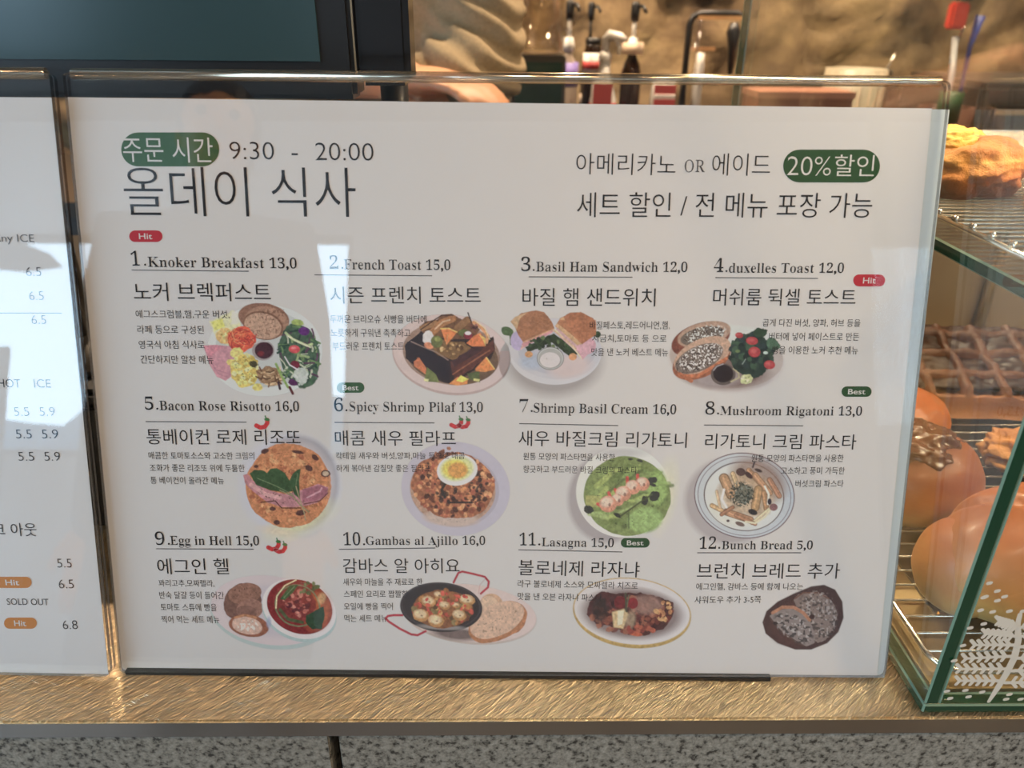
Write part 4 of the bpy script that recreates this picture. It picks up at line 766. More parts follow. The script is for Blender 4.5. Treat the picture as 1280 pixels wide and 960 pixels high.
for s_, a_, b_, y_ in (('6.5', 33, 52, 345), ('6.5', 37, 55, 375), ('6.5', 40, 58, 405), ('5.5', 18, 37, 520), ('5.9', 50, 69, 520), ('5.5', 20.5, 40, 548), ('5.9', 53, 73, 548), ('5.5', 23.5, 43, 576), ('5.9', 56, 75.5, 576), ('5.5', 72, 90, 709.5), ('6.5', 74, 92.5, 735.5), ('6.8', 79, 97.5, 786.5)):
    LL().line(s_, a_, b_, y_, y_, 11.3, 'san', -.014).make('printed_price', M['ink'], ls)
LL().line('테이크 아웃', -42, 46.5, 669.5, 670.5, 16.5, off=-.002).make('printed_price_heading', M['ink'], ls)
LL().line('SOLD OUT', 9, 61, 756, 756.5, 8, 'san', -.004).make('printed_price_heading', M['ink'], ls)
LL().rule(-150, 391, 77, 391.5, 1).make('printed_underline', M['ink_grey'], ls)
badge(BL, ls, -8, 721, 39.5, 735, 'Hit', 'ink_orange', .36)
badge(BL, ls, 5, 772, 46, 786, 'Hit', 'ink_orange', .36)
write_all()
# ================================================================== glass pastry case
GX, GT = .2241, .0075; GY0, GY1 = -.0265, .4757; GX1 = 1.12; GH = .50
pc = thing('pastry_case', 'tall glass pastry display case with green glass edges and a white plant drawing', 'display case', (0, 0, 0))
def glass_box(name, a, b, parent=pc, ch=.0009):
    bm = bmesh.new(); add_box(bm, a, b, 0)
    d = [b[i]-a[i] for i in range(3)]; thin = d.index(min(d))
    for f in bm.faces:
        n_ = f.normal if f.normal.length else f.calc_center_median()
        f.normal_update(); f.material_index = 0 if abs(f.normal[thin]) > .5 else 1
    ed = [e for e in bm.edges]; r_ = bmesh.ops.bevel(bm, geom=ed, offset=ch, segments=1, affect='EDGES', material=2)
    for f in bm.faces:
        f.normal_update()
        if max(abs(c) for c in f.normal) < .95: f.material_index = 2
    return bmo(name, bm, [M['glass'], M['glass_edge'], M['glass_arris']], parent)
glass_box('base_plate', (GX, GY0, .0004), (GX1, GY1, .0064))
fp = glass_box('front_panel', (GX+GT, GY0, .0068), (GX1-GT, GY0+GT, GH))
glass_box('side_panel', (GX, GY0, .0068), (GX+GT, GY1, GH)); glass_box('side_panel', (GX1-GT, GY0, .0068), (GX1, GY1, GH))
glass_box('top_panel', (GX, GY0, GH+.0004), (GX1, GY1, GH+.008))
sh = glass_box('glass_shelf', (GX+GT+.0004, -.002, .2215), (GX1-GT-.0004, GY1-.02, .2285))
box('deck', (GX+GT+.001, GY0+GT+.001, .0068), (GX1-GT-.001, GY1-.012, .0090), noisy('brass_toned_deck', (.34, .24, .12), (.46, .34, .18), 40, .35, metal=.6), pc)
box('back_panel', (GX+GT+.001, GY1-.010, .0068), (GX1-GT-.001, GY1-.004, .20), noisy('brown_panel', (.28, .20, .13), (.34, .25, .16), 8, .5), pc)
for xx in (GX+.30, GX1-.03): tube('upright_post', [(xx, GY1-.016, .0095), (xx, GY1-.016, GH)], .006, M['chrome'], pc, 14)
# shelf brackets
for xx in (.29, .95): box('shelf_bracket', (xx, .38, .2095), (xx+.012, GY1-.021, .2211), M['chrome'], pc)
# unseen light strip added to brighten the pastries
bm = bmesh.new(); add_box(bm, (GX+.03, .050, GH-.014), (GX1-.03, .074, GH-.0005)); bmo('added_light_housing', bm, M['chrome'], pc)
box('added_light_strip', (GX+.035, .053, GH-.0165), (GX1-.035, .071, GH-.0142), M['bulb'], pc)
area('added_case_light', ((GX+GX1)/2, .062, GH-.018), (0, 0, 0), GX1-GX-.1, 3.6, (1, .78, .52), .018)
# white painted plant and dots on the front pane
bm = bmesh.new(); PYF = GY0-.0003
NS = [0]
def stroke(pts, w):
    P_ = [on_y(x, y, PYF) for x, y in pts]; k = .45/FPX
    for i, (a, b) in enumerate(zip(P_, P_[1:])):
        d = (b-a); d.y = 0; L_ = d.length
        if L_ < 1e-6: continue
        d /= L_; n_ = Vector((-d.z, 0, d.x)); w0 = (w[i] if isinstance(w, list) else w)*k/2; w1 = (w[i+1] if isinstance(w, list) else w)*k/2; v = []
        for t_ in range(7): an = math.pi/2+math.pi*t_/6; v.append(a+d*math.cos(an)*w0+n_*math.sin(an)*w0)
        for t_ in range(7): an = -math.pi/2+math.pi*t_/6; v.append(b+d*math.cos(an)*w1+n_*math.sin(an)*w1)
        NS[0] += 1; bm.faces.new([bm.verts.new((q.x, PYF-.000003*NS[0], q.z)) for q in v])
def twig(base, tip, side, n=6):
    (bx, by), (tx, ty) = base, tip; stroke([base, tip], [4.6, 3.4])
    for k in range(n):
        t_ = .16+.84*k/(n-1); x = bx+(tx-bx)*t_; y = by+(ty-by)*t_; L_ = 7.0*(1-.2*t_)
        stroke([(x, y), (x+side*5.0, y-L_)], 4.2); stroke([(x+side*.5, y), (x+side*5.0, y+L_*.8)], 4.0)
stroke([(1236, 877), (1247, 860), (1258, 842), (1268, 822), (1273, 800), (1272, 780), (1275, 768)], [4, 7, 8, 8, 7, 6, 5])
for b_, t_ in (((1252, 851), (1200, 851)), ((1262, 836), (1201, 836)), ((1266, 820), (1208, 823)), ((1270, 806), (1219, 806)), ((1271, 795), (1233, 792)), ((1273, 784), (1250, 776))): twig(b_, t_, -1)
for b_, t_ in (((1256, 853), (1310, 852)), ((1264, 838), (1322, 836)), ((1268, 822), (1322, 822)), ((1272, 808), (1320, 804)), ((1273, 795), (1312, 790)), ((1274, 784), (1300, 774))): twig(b_, t_, 1)
for x, y in ((1229, 746), (1246, 738), (1231, 745), (1255, 745), (1246, 750), (1225, 762), (1240, 764), (1261, 763), (1229, 779), (1212, 784), (1203, 806), (1192, 825), (1183, 863), (1206, 862), (1227, 864), (1187, 872), (1210, 870), (1257, 873), (1261, 867), (1275, 873), (1236, 728), (1278, 763), (1300, 868), (1318, 874), (1290, 752), (1305, 744)):
    stroke([(x-1.6, y+.3), (x+1.6, y-.3)], 4.4)
bmo('white_plant_drawing', bm, mat('white_paint', (.62, .58, .50), .6), fp)
# --- racks
def rack(name, label, x0, x1, y0, y1, z, step, r, knobs):
    t_ = thing(name, label, 'rack', (0, 0, 0)); c = .012
    path = [(x0, y1, z), (x0, y0+c, z), (x0+c*.3, y0+c*.3, z), (x0+c, y0, z), (x1, y0, z), (x1, y1, z), (x0, y1, z)]
    tube('rail', path, r*2.0, M['chrome'], t_, 10)
    y = y0+step; me = None
    while y < y1-step*.5:
        if me is None:
            bm = bmesh.new(); add_tube(bm, [(x0, 0, 0), (x1, 0, 0)], r, 6); o = bmo('wire', bm, M['wire'], t_); me = o.data
        else: o = link('wire', me, None, t_)
        o.location = (0, y, z+r*1.2); y += step
    if knobs:
        me = None; y = y0+step*1.5
        while y < y1:
            if me is None:
                bm = bmesh.new(); add_tube(bm, [(0, -.002, 0), (0, -.0012, .0022), (0, .0012, .0022), (0, .002, 0)], .0009, 6); o = bmo('wire_loop', bm, M['chrome'], t_); me = o.data
            else: o = link('wire_loop', me, None, t_)
            o.location = (x0, y, z+r*1.6); y += step*2
    for xx in (x0+.02, x1-.02):
        for yy in (y0+.02, y1-.02): tube('foot', [(xx, yy, z-.009 if knobs else z-.0078), (xx, yy, z)], r*1.4, M['chrome'], t_, 8)
    return t_
rack('wire_rack', 'chrome wire cooling rack on the glass shelf under the golden folded pastries', .2350, 1.05, .001, .43, .2380, .0082, .0008, True)
rack('wire_rack', 'chrome wire cooling rack on the floor of the pastry case under the buns and waffle', .2360, 1.05, -.0135, .42, .0170, .0135, .0009, False)
bt = thing('baking_tray', 'black baking tray with a brass-coloured front rim under the buns', 'tray', (0, 0, 0))
box('tray_base', (.262, .036, .0092), (1.0, .40, .0104), M['black'], bt); box('tray_rim', (.262, .034, .0092), (1.0, .0358, .0140), mat('brass_rim', (.75, .52, .22), .25, 1), bt)
# --- pastries
def dough(name, stops, bump=.4, scale=30, rough=.45, coat=0):
    m = mat(name, stops[0][1], rough, spec=.5); t = NT(m); c = t.n('TexCoord'); sx = t.n('SeparateXYZ'); t.l(c.outputs['Generated'], sx.inputs[0])
    n_ = t.noise(t.coord((1, 1, 1)), scale, 5); ad = t.n('Math', operation='MULTIPLY_ADD'); t.l(n_, ad.inputs[0]); ad.inputs[1].default_value = .55; ad.inputs[2].default_value = -.27
    a2 = t.n('Math', operation='ADD'); t.l(sx.outputs['Z'], a2.inputs[0]); t.l(ad.outputs[0], a2.inputs[1]); t.l(t.ramp(a2.outputs[0], stops), t.p.inputs['Base Color'])
    n2 = t.noise(t.coord(), scale*9, 4); t.bump(n2, bump, .0012); t.p.inputs['Coat Weight'].default_value = coat; t.p.inputs['Coat Roughness'].default_value = .2
    return m
D = {}
D['bun'] = dough('milk_bun', [(0, hexs((240, 214, 140))), (.18, hexs((222, 170, 92))), (.40, hexs((196, 128, 60))), (.68, hexs((140, 76, 36)))], .12, 18, .42, .12)
D['bigbun'] = dough('scored_bun', [(0, hexs((244, 220, 154))), (.18, hexs((230, 182, 108))), (.42, hexs((204, 140, 80))), (.78, hexs((160, 94, 56)))], .12, 14, .45, .10)
D['flaky'] = dough('flaky_pastry', [(0, hexs((110, 56, 22))), (.35, hexs((176, 104, 40))), (.6, hexs((222, 158, 76))), (.95, hexs((164, 90, 36)))], .8, 60, .62, .0)
D['cheese'] = dough('yellow_topping', [(0, hexs((176, 100, 30))), (.4, hexs((214, 150, 44))), (.8, hexs((232, 184, 84)))], .9, 60, .5, .05)
D['waffle'] = dough('waffle_batter', [(0, hexs((176, 112, 42))), (.30, hexs((156, 96, 40))), (.55, hexs((98, 54, 26))), (.9, hexs((78, 42, 22)))], .4, 40, .5, .0)
D['choc'] = mat('dark_chocolate', hexs((44, 22, 12)), .34, spec=.2)
D['crumb'] = dough('crumbly_cookie', [(0, hexs((140, 84, 44))), (.5, hexs((206, 150, 84))), (.9, hexs((176, 112, 60)))], .9, 60, .7)
D['darkcrumb'] = dough('brown_cookie', [(0, hexs((96, 56, 34))), (.5, hexs((150, 98, 60))), (.9, hexs((110, 66, 40)))], .9, 60, .7)
D['glaze'] = mat('brown_sugar_glaze', hexs((92, 48, 26)), .2, Coat_Weight=.6)
D['orange'] = dough('orange_roll', [(0, hexs((226, 150, 60))), (.6, hexs((210, 116, 40))), (.9, hexs((180, 90, 34)))], .2, 20, .35, .4)
def lump(name, c, r, m, parent=None, seed=0, amp=.08, fq=1.6, sub=5, fold=None, rz=0, flat=-.75):
    bm = bmesh.new(); bmesh.ops.create_icosphere(bm, subdivisions=sub, radius=1)
    for v in bm.verts:
        p = v.co.copy(); d = 1+amp*fbm(p+Vector((seed*7.3, seed*1.7, 0)), fq, 4)
        if fold: d += fold(p)
        v.co = p*d
        if v.co.z < flat: v.co.z = flat+(v.co.z-flat)*.08
        v.co = Vector((v.co.x*r[0], v.co.y*r[1], v.co.z*r[2]))
    for f in bm.faces: f.smooth = True
    o = bmo(name, bm, m, parent); o.location = c; o.rotation_euler = (0, 0, rz); return o
LZ = .0198; UZ = .2402
# bun with a brown glazed top
t = thing('bun', 'round golden milk bun with a brown glazed topping, half hidden by the menu stand', 'bread', (.288, .136, LZ), 0, None)
lump('dough', (0, 0, .0262), (.046, .040, .035), D['bun'], t, 3, .03, 1.2)
lump('topping', (-.006, .000, .0500), (.031, .028, .0150), D['glaze'], t, 4, .22, 3.0, 5)
# large scored bun
def lobes(p): a = math.atan2(p.y, p.x+.15); return -.10*math.exp(-((math.sin(a*2.5+.6))/.16)**2)*max(0, 1-abs(p.z)*.6)
t = thing('bun', 'large scored golden bun behind the white plant drawing', 'bread', (.318, .042, LZ), 0, None)
lump('dough', (0, 0, .0315), (.068, .044, .041), D['bigbun'], t, 8, .05, 1.1, 5, lambda p: -.13*math.exp(-((p.x+.35*p.y+.30)/.06)**2)-.12*math.exp(-((p.x-.5*p.y-.30)/.055)**2), .25)
lump('dough_lobe', (-.044, -.002, .0245), (.030, .028, .031), D['bigbun'], t, 9, .04, 1.1, 4)
# orange roll mostly behind the stand
t = lump('bread_roll', (.322, .222, LZ+.021), (.040, .032, .028), D['orange'], None, 12, .04, 1.2, 4, lambda p: -.05*(math.sin(p.x*14) > .7), .3)
setp(t, 'small orange ridged roll peeking out beside the menu stand under the waffle', 'bread')
# waffle with chocolate in its pockets
t = thing('waffle', 'rectangular waffle with dark chocolate in its square pockets', 'waffle', (.421, .308, LZ+.0004), 0, None)
NXW, NYW = 110, 76; WX, WYY = .158, .094; vs = []; fs = []
def wh(u, v):
    cu_ = u*5.0; cv = v*3.6; fu = cu_-math.floor(cu_); fv = cv-math.floor(cv)
    e = min(min(fu, 1-fu), min(fv, 1-fv)); k = min(1, max(0, (e-.075)/.11)); k = k*k*(3-2*k)
    edge = min(u, 1-u)*WX, min(v, 1-v)*WYY; rim = min(1, min(edge)/.006); return (.027+.030*v-.013*k+.002*fbm((u*9, v*9, 1), 1, 3))*(.55+.45*math.sqrt(max(0, rim)))
for j in range(NYW+1):
    for i in range(NXW+1):
        u, v = i/NXW, j/NYW; wv = .004*fbm((u*3, v*3, 5), 1, 2); vs.append(((u-.5)*WX+wv, (v-.5)*WYY+wv, wh(u, v)))
n0 = len(vs)
for j in range(NYW):
    for i in range(NXW): k = j*(NXW+1)+i; fs.append((k, k+1, k+NXW+2, k+NXW+1))
bd = [i for i in range(NXW+1)]+[(j+1)*(NXW+1)-1 for j in range(1, NYW+1)]+[NYW*(NXW+1)+i for i in range(NXW-1, -1, -1)]+[j*(NXW+1) for j in range(NYW-1, 0, -1)]
for k in bd: vs.append((vs[k][0]*.96, vs[k][1]*.95, 0))
for a in range(len(bd)): b = (a+1) % len(bd); fs.append((bd[b], bd[a], n0+a, n0+b))
fs.append(tuple(range(n0, n0+len(bd))))
me = bpy.data.meshes.new('batter'); me.from_pydata(vs, [], fs); link('batter', me, D['waffle'], t, True)
bm = bmesh.new(); bmesh.ops.create_grid(bm, x_segments=60, y_segments=40, size=.5)
for v in bm.verts: v.co = Vector((v.co.x*WX*.93, v.co.y*WYY*.86+.004, .0228+.030*((v.co.y*.86)+.54)+.0018*fbm((v.co.x*12, v.co.y*12, 3), 1, 3)))
bmesh.ops.solidify(bm, geom=bm.faces[:], thickness=.003)
for f in bm.faces: f.smooth = True
bmo('chocolate_filling', bm, D['choc'], t); t.rotation_euler = (0, 0, R(-4))
# cookies
t = lump('cookie', (.410, .188, LZ+.0105), (.034, .030, .0150), D['crumb'], None, 21, .3, 2.6, 5); setp(t, 'pale crumbly cookie with brown chips, in front of the waffle', 'cookie')
t = lump('cookie', (.482, .228, LZ+.0115), (.038, .022, .0165), D['darkcrumb'], None, 25, .45, 2.2, 5, None, .2); setp(t, 'brown crumbly cookie between the waffle and the pale cookie', 'cookie')
# golden folded pastries on the upper rack
def ridges(k, s): return lambda p: .045*math.sin(k*(p.x*1.1+p.z*.9)+s+2*fbm(p, 1.5, 2))*(1-abs(p.y)*.5)
t = thing('folded_pastry', 'golden flaky folded pastry topped with yellow cheese, nearest the menu stand', 'pastry', (.2745, .146, UZ), 0, None)
lump('flaky_dough', (0, 0, .0145), (.034, .030, .019), D['flaky'], t, 31, .16, 2.0, 5, ridges(9, 0), .3)
lump('cheese_topping', (-.008, .006, .0270), (.021, .018, .0100), D['cheese'], t, 33, .28, 2.2, 5, None, 0, -.5)
t = thing('folded_pastry', 'brown flaky folded pastry behind the twisted roll on the upper rack', 'pastry', (.352, .150, UZ), 0, None)
lump('flaky_dough', (0, 0, .0150), (.033, .030, .0200), D['flaky'], t, 35, .16, 2.0, 5, ridges(8, 2), -.4)
lump('pastry_flap', (-.012, -.010, .026), (.022, .013, .010), dough('pale_flaky', [(0, hexs((150, 84, 34))), (.5, hexs((222, 160, 84))), (.9, hexs((224, 164, 90)))], .7, 50, .6, .0), t, 37, .2, 2.2, 4, None, .6)
t = thing('folded_pastry', 'small pale golden crossed pastry between the cheese pastry and the twisted roll', 'pastry', (.3000, .0935, UZ), 0, None)
lump('flaky_dough', (0, 0, .0120), (.026, .0165, .0150), D['flaky'], t, 39, .14, 2.0, 5, ridges(10, 1), .5)
t = thing('twisted_roll', 'dark golden twisted roll on the upper rack at the front', 'pastry', (.3120, .0500, UZ), 0, None)
lump('rolled_dough', (0, 0, .0135), (.029, .019, .0175), D['flaky'], t, 41, .12, 1.8, 5, ridges(11, 1), 1.1)
lump('rolled_end', (.008, .004, .0265), (.018, .012, .009), D['flaky'], t, 43, .18, 2, 4, ridges(10, 3), .4)
# ================================================================== till screens
xa = on_y(397, 60, .165); 
ps = thing('till_screen', 'black till monitor with a dark teal screen behind the left menu stand', 'monitor', (0, 0, 0))
X_s0, X_s1 = -.52, on_y(397, 40, .165).x; Z_s0 = on_y(300, 76, .165).z; X_b1 = on_y(441.5, 60, .165).x; Z_b0 = on_y(300, 109, .165).z
bm = bmesh.new(); add_box(bm, (X_s0-.03, .166, on_y(300, 124, .165).z), (X_b1, .196, .62), 0, .003); bmo('monitor_body', bm, M['black'], ps)
box('screen', (X_s0, .1645, Z_s0), (X_s1, .1662, .595), M['screen'], ps)
tube('neck', [(-.32, .215, .118), (-.32, .215, .34), (-.32, .197, .40)], .016, M['darkmetal'], ps, 16)
bm = bmesh.new(); add_lathe(bm, [(.09, 0), (.09, .005), (.02, .009)], 40, (-.32, .235, .1112)); bmo('base_plate', bm, M['darkmetal'], ps)
p2 = thing('card_terminal_screen', 'narrow black customer display beside the till monitor', 'monitor', (0, 0, 0))
X_c0 = on_y(443, 60, .165).x; X_c1 = on_y(513, 90, .165).x
bm = bmesh.new(); add_box(bm, (X_c0, .166, Z_b0+.001), (X_c1, .200, .56), 0, .004); bmo('display_body', bm, M['blackgloss'], p2)
box('seam_highlight', (X_c0-.0006, .1652, Z_b0+.004), (X_c0+.0004, .1658, .555), mat('seam_highlight_gold', (.5, .36, .22), .3, 1), p2)  # gold strip put in as the highlight along the seam
xm = (X_c0+X_c1)/2
tube('neck', [(xm, .209, .118), (xm, .209, .36)], .009, M['darkmetal'], p2, 14)
bm = bmesh.new(); add_lathe(bm, [(.05, 0), (.05, .005), (.012, .009)], 32, (xm, .209, .1112)); bmo('base_plate', bm, M['darkmetal'], p2)
cd = thing('gap_backing_box', 'low black box added under the till monitor to darken the gap between the menu stands', 'drawer', (0, 0, 0))  # dark box added so the gap between the stands stays black
box('backing_body', (-.56, .135, .0006), (-.02, .52, .1106), M['black'], cd, .004); box('backing_front', (-.55, .1305, .012), (-.03, .1345, .100), M['black'], cd, .001); box('backing_lock', (-.30, .128, .05), (-.28, .1302, .07), M['chrome'], cd)
# ================================================================== work counter at the back and what stands on it
wc = thing('back_counter', 'dark back counter along the rough rock wall', 'counter', (0, 0, 0))
box('worktop', (-2.6, 1.16, -.03), (2.4, 1.70, 0), mat('dark_worktop', (.06, .045, .035), .3), wc); box('cabinet_body', (-2.58, 1.19, -.94), (2.38, 1.69, -.03), mat('dark_cabinet', (.05, .04, .035), .5), wc)
BY = 1.40
def zat(py, y=BY): return on_y(700, py, y).z
def xat(px, py=60, y=BY): return on_y(px, py, y).x
def pump_bottle(label, px, r, body, lab, labz, ztop, pumpm, collarm, y=BY, clearbody=False):
    t_ = thing('pump_bottle', label, 'bottle', (xat(px, 60, y), y, 0.0005))
    sz = zat(64, y)
    lathe('bottle_body', [(r*.9, 0), (r, .01), (r, sz-.045), (r*.8, sz-.025), (r*.42, sz-.008), (r*.40, sz)], body, t_)
    lathe('label_band', [(r*1.015, labz[0]), (r*1.015, labz[1])], lab, t_)
    lathe('collar', [(r*.52, sz+.0005), (r*.55, sz+.012), (r*.40, sz+.026)], collarm, t_)
    tube('pump_stem', [(0, 0, sz+.020), (0, 0, ztop-.03)], r*.20, collarm, t_)
    bm = bmesh.new(); add_lathe(bm, [(r*.34, ztop-.032), (r*.42, ztop-.020), (r*.42, ztop), (r*.2, ztop+.004)], 16); add_tube(bm, [(0, 0, ztop-.006), (.012, -.02, ztop-.005), (.016, -.032, ztop-.016)], r*.17, 8)
    bmo('pump_head', bm, pumpm, t_); return t_
clearpl = clear('clear_plastic', 1.75, (.86, .83, .79), .06)
pump_bottle('slim pump bottle with a purple label and white collar, leftmost of the bottles', 711, .021, mat('milky_plastic', (.35, .28, .22), .3), M['purple'], (.195, zat(78)), zat(2), M['black'], M['white'])
pump_bottle('dark pump bottle with a black head, just behind the white spray bottle', 737, .018, M['amber'], M['beige'], (.15, .17), zat(4), M['black'], M['darkmetal'], 1.52)
pump_bottle('dark bottle with a beige label and a white and black pump', 791, .021, M['amber'], M['beige'], (zat(66), zat(52)), zat(4), M['black'], M['white'], 1.36)
t = thing('bottle', 'black capped dark bottle with a white and red label, left of the white spray bottle', 'bottle', (xat(744), 1.44, .0005))
z_ = zat(50, 1.44); lathe('bottle_body', [(.018, 0), (.020, .01), (.020, z_-.03), (.016, z_-.012), (.016, z_-.01)], M['amber'], t); lathe('label_band', [(.0204, zat(92, 1.44)), (.0204, zat(66, 1.44))], M['white'], t); lathe('red_mark', [(.0207, zat(86, 1.44)), (.0207, zat(76, 1.44))], M['redlabel'], t)
lathe('cap', [(.0165, z_-.009), (.0165, z_+.004), (.0001, z_+.005)], M['black'], t)
t = thing('spray_bottle', 'white trigger spray bottle among the dark pump bottles', 'bottle', (xat(757, 60, 1.33), 1.33, .0005))
z_ = zat(78, 1.33); lathe('bottle_body', [(.026, 0), (.028, .01), (.027, z_-.07), (.012, z_-.02), (.0105, z_)], M['white'], t); lathe('label_band', [(.0284, .11), (.0284, z_-.075)], M['redlabel'], t)
lathe('collar', [(.0125, z_+.0005), (.0125, z_+.016), (.007, z_+.022)], M['white'], t)
bm = bmesh.new(); zz = zat(48, 1.33); add_tube(bm, [(0, 0, z_+.018), (0, 0, zz), (.006, -.004, zz+.006), (.028, -.010, zz+.003), (.036, -.012, zz-.003)], [.007, .008, .010, .008, .006], 10); bmo('spray_head', bm, M['white'], t)
tube('trigger', [(.018, -.008, zz), (.026, -.012, zz-.014), (.024, -.014, zz-.028)], [.004, .0035, .003], M['white'], t, 8)
def carton(label, px, y, w, top, stripes):
    t_ = thing('milk_carton', label, 'carton', (xat(px, 110, y), y, .0005)); h = zat(top, y)
    bm = bmesh.new(); add_box(bm, (-w/2, -w/2, 0), (w/2, w/2, h*.86)); 
    a = [bm.verts.new(q) for q in ((-w/2, -w/2, h*.86), (w/2, -w/2, h*.86), (w/2, w/2, h*.86), (-w/2, w/2, h*.86), (-w/2, 0, h), (w/2, 0, h))]
    for f in ((0, 1, 5, 4), (2, 3, 4, 5), (0, 4, 3), (1, 2, 5)): bm.faces.new([a[i] for i in f])
    bmo('carton_body', bm, M['white'], t_)
    for a0, b0 in stripes: box('red_stripe', (-w/2-.0004, -w/2-.0006, zat(b0, y)), (w/2+.0004, -w/2-.0001, zat(a0, y)), M['redlabel'], t_)
carton('red and white milk carton right of the pump bottles, seen through the stand', 829, 1.30, .042, 98, ((104, 116), (122, 132)))
carton('red fronted carton below the white spray bottle, seen through the stand', 752, 1.25, .036, 96, ((103, 130),))
# clear jar on a dark box
t = thing('ice_box', 'dark glass-fronted box under the clear jar', 'box', (xat(672, 80, 1.3), 1.3, .0005)); bz = zat(68, 1.3); bm = bmesh.new(); add_box(bm, (-.052, -.05, 0), (.052, .05, bz), 0, .003); bmo('box_body', bm, M['darkmetal'], t)
box('front_window', (-.045, -.0515, .03), (.045, -.0505, bz-.012), mat('dark_green_glass', (.012, .03, .022), .1), t); box('brass_tag', (-.022, -.0530, bz-.040), (.012, -.0518, bz-.032), mat('brass', (.6, .42, .12), .3, 1), t)
jt = thing('blender_jar', 'tall clear jar with bright streaks on the dark box', 'jar', (xat(676, 40, 1.3), 1.3, bz+.001))
lathe('jar_body', [(.030, 0), (.040, .004), (.048, .12), (.050, .17), (.047, .17), (.044, .12), (.036, .008), (.0001, .006)], clearpl, jt, n=32); lathe('jar_lid', [(.051, .171), (.051, .182), (.02, .19), (.02, .205), (.0001, .206)], M['black'], jt)
tube('jar_handle', [(.049, 0, .15), (.075, 0, .14), (.078, 0, .07), (.044, 0, .04)], .006, clearpl, jt)
# black framed rack with pale wooden bars
t = thing('drip_rack', 'black rounded frame rack with two pale wooden bars', 'rack', (0, 0, 0)); y = 1.36
fx0, fx1 = xat(859, 60, y), xat(929, 60, y); fz = zat(15, y); c = .02
tube('black_frame', [(fx0, y, .006), (fx0, y, fz-c), (fx0+c*.3, y, fz-c*.3), (fx0+c, y, fz), (fx1-c, y, fz), (fx1-c*.3, y, fz-c*.3), (fx1, y, fz-c), (fx1, y, .006)], .0065, M['black'], t, 12)
box('frame_base', (fx0-.01, y-.06, .0006), (fx1+.01, y+.06, .006), M['black'], t)
box('wooden_bar', (xat(872, 20, y), y-.008, zat(23, y)), (fx1-.0072, y-.002, zat(18, y)), M['wood'], t); box('wooden_bar', (fx0+.0072, y-.008, zat(62, y)), (xat(893, 60, y), y-.002, zat(57, y)), M['wood'], t)
px_ = xat(912, 60, y)
tube('hanging_paddle', [(px_, y-.014, zat(26, y)), (px_, y-.014, zat(38, y)), (px_+.002, y-.014, zat(55, y)), (px_+.003, y-.014, zat(95, y))], [.008, .014, .010, .004], M['black'], t, 12)
tube('glass_rod', [(xat(867, 60, y), y-.02, .0065), (xat(869, 60, y), y-.02, zat(22, y))], .0035, clearpl, t, 8); lathe('salt_shaker', [(.010, .0065), (.010, zat(80, y)), (.0085, zat(78, y)), (.0085, zat(66, y)), (.0001, zat(65, y))], M['white'], t, (xat(880, 70, y), y+.03, 0))
# cream pan, tray, utensils, machine
t = thing('container', 'cream enamel container with vertical stripes and a steel stirrer, at the rock wall', 'container', (xat(1070, 90, 1.36), 1.36, .0005)); cz = zat(83, 1.36)
lathe('container_body', [(.050, 0), (.056, .01), (.060, cz), (.056, cz), (.052, .012), (.0001, .01)], M['cream'], t, n=32); tube('handle_bracket', [(.060, 0, cz-.004), (.071, 0, cz-.006), (.071, 0, cz-.03)], .006, M['darkmetal'], t)
for k in range(10): a0 = math.pi*(1.0+k/9.0); tube('dark_stripe', [(.0575*math.cos(a0), .0575*math.sin(a0), .02), (.0606*math.cos(a0), .0606*math.sin(a0), cz-.004)], .0012, M['beige'], t, 6)
tube('stirrer', [(.03, .0, .02), (.066, .01, zat(86, 1.36)), (.082, .014, zat(60, 1.36))], .0025, M['chrome'], t, 8)
t = thing('serving_tray', 'terracotta coloured box tray seen through the top of the dish menu stand', 'tray', (xat(1000, 115, 1.26), 1.26, .0005)); tz = zat(110, 1.26)
box('tray_body', (-.095, -.05, 0), (.085, .05, tz-.012), M['terracotta'], t); box('tray_lip', (-.098, -.053, tz-.0118), (.088, .053, tz), mat('pink_lip', (.48, .22, .15), .5), t)
t = thing('utensil_crock', 'dark crock holding a red and a blue handled brush, right of the cream container', 'crock', (xat(1196, 80, 1.3), 1.3, .0005))
lathe('crock_body', [(.045, 0), (.050, .01), (.052, .17), (.047, .17), (.044, .012), (.0001, .01)], mat('brown_crock', (.10, .05, .035), .4), t)
x0_ = xat(1196, 80, 1.3)
def at_c(px, py): v = on_y(px, py, 1.3); return (v.x-x0_, 0, v.z)
br = tube('brush_stem', [(0, 0, .02), at_c(1190, 92), at_c(1194, 46)], [.003, .006, .0055], M['white'], t, 10); bm = bmesh.new(); a = at_c(1182, 37); b = at_c(1211, 3); add_box(bm, (a[0], -.012, a[2]), (b[0], .012, b[2]), 0, .004); bmo('red_handle', bm, M['redplastic'], t)
bm = bmesh.new(); a = at_c(1196, 1); b = at_c(1218, -14); add_box(bm, (a[0], -.012, a[2]), (b[0], .012, b[2]), 0, .003); bmo('black_handle_end', bm, M['black'], t)
tube('metal_rod', [(-.006, -.01, .02), at_c(1190, 70), at_c(1206, 30)], .0022, M['chrome'], t, 8)
tube('blue_handle', [(.03, 0, .02), at_c(1212, 60), at_c(1226, 20)], [.003, .004, .009], M['blueplastic'], t, 10)
t = thing('espresso_machine', 'dark grey machine on the back counter behind the pastry case', 'machine', (0, 0, 0)); x0_ = xat(1216, 110, 1.32)
bm = bmesh.new(); add_box(bm, (x0_, 1.28, .012), (x0_+.62, 1.62, zat(100, 1.28)), 0, .012); bmo('machine_body', bm, mat('grey_metal', (.10, .09, .075), .35, .5), t)
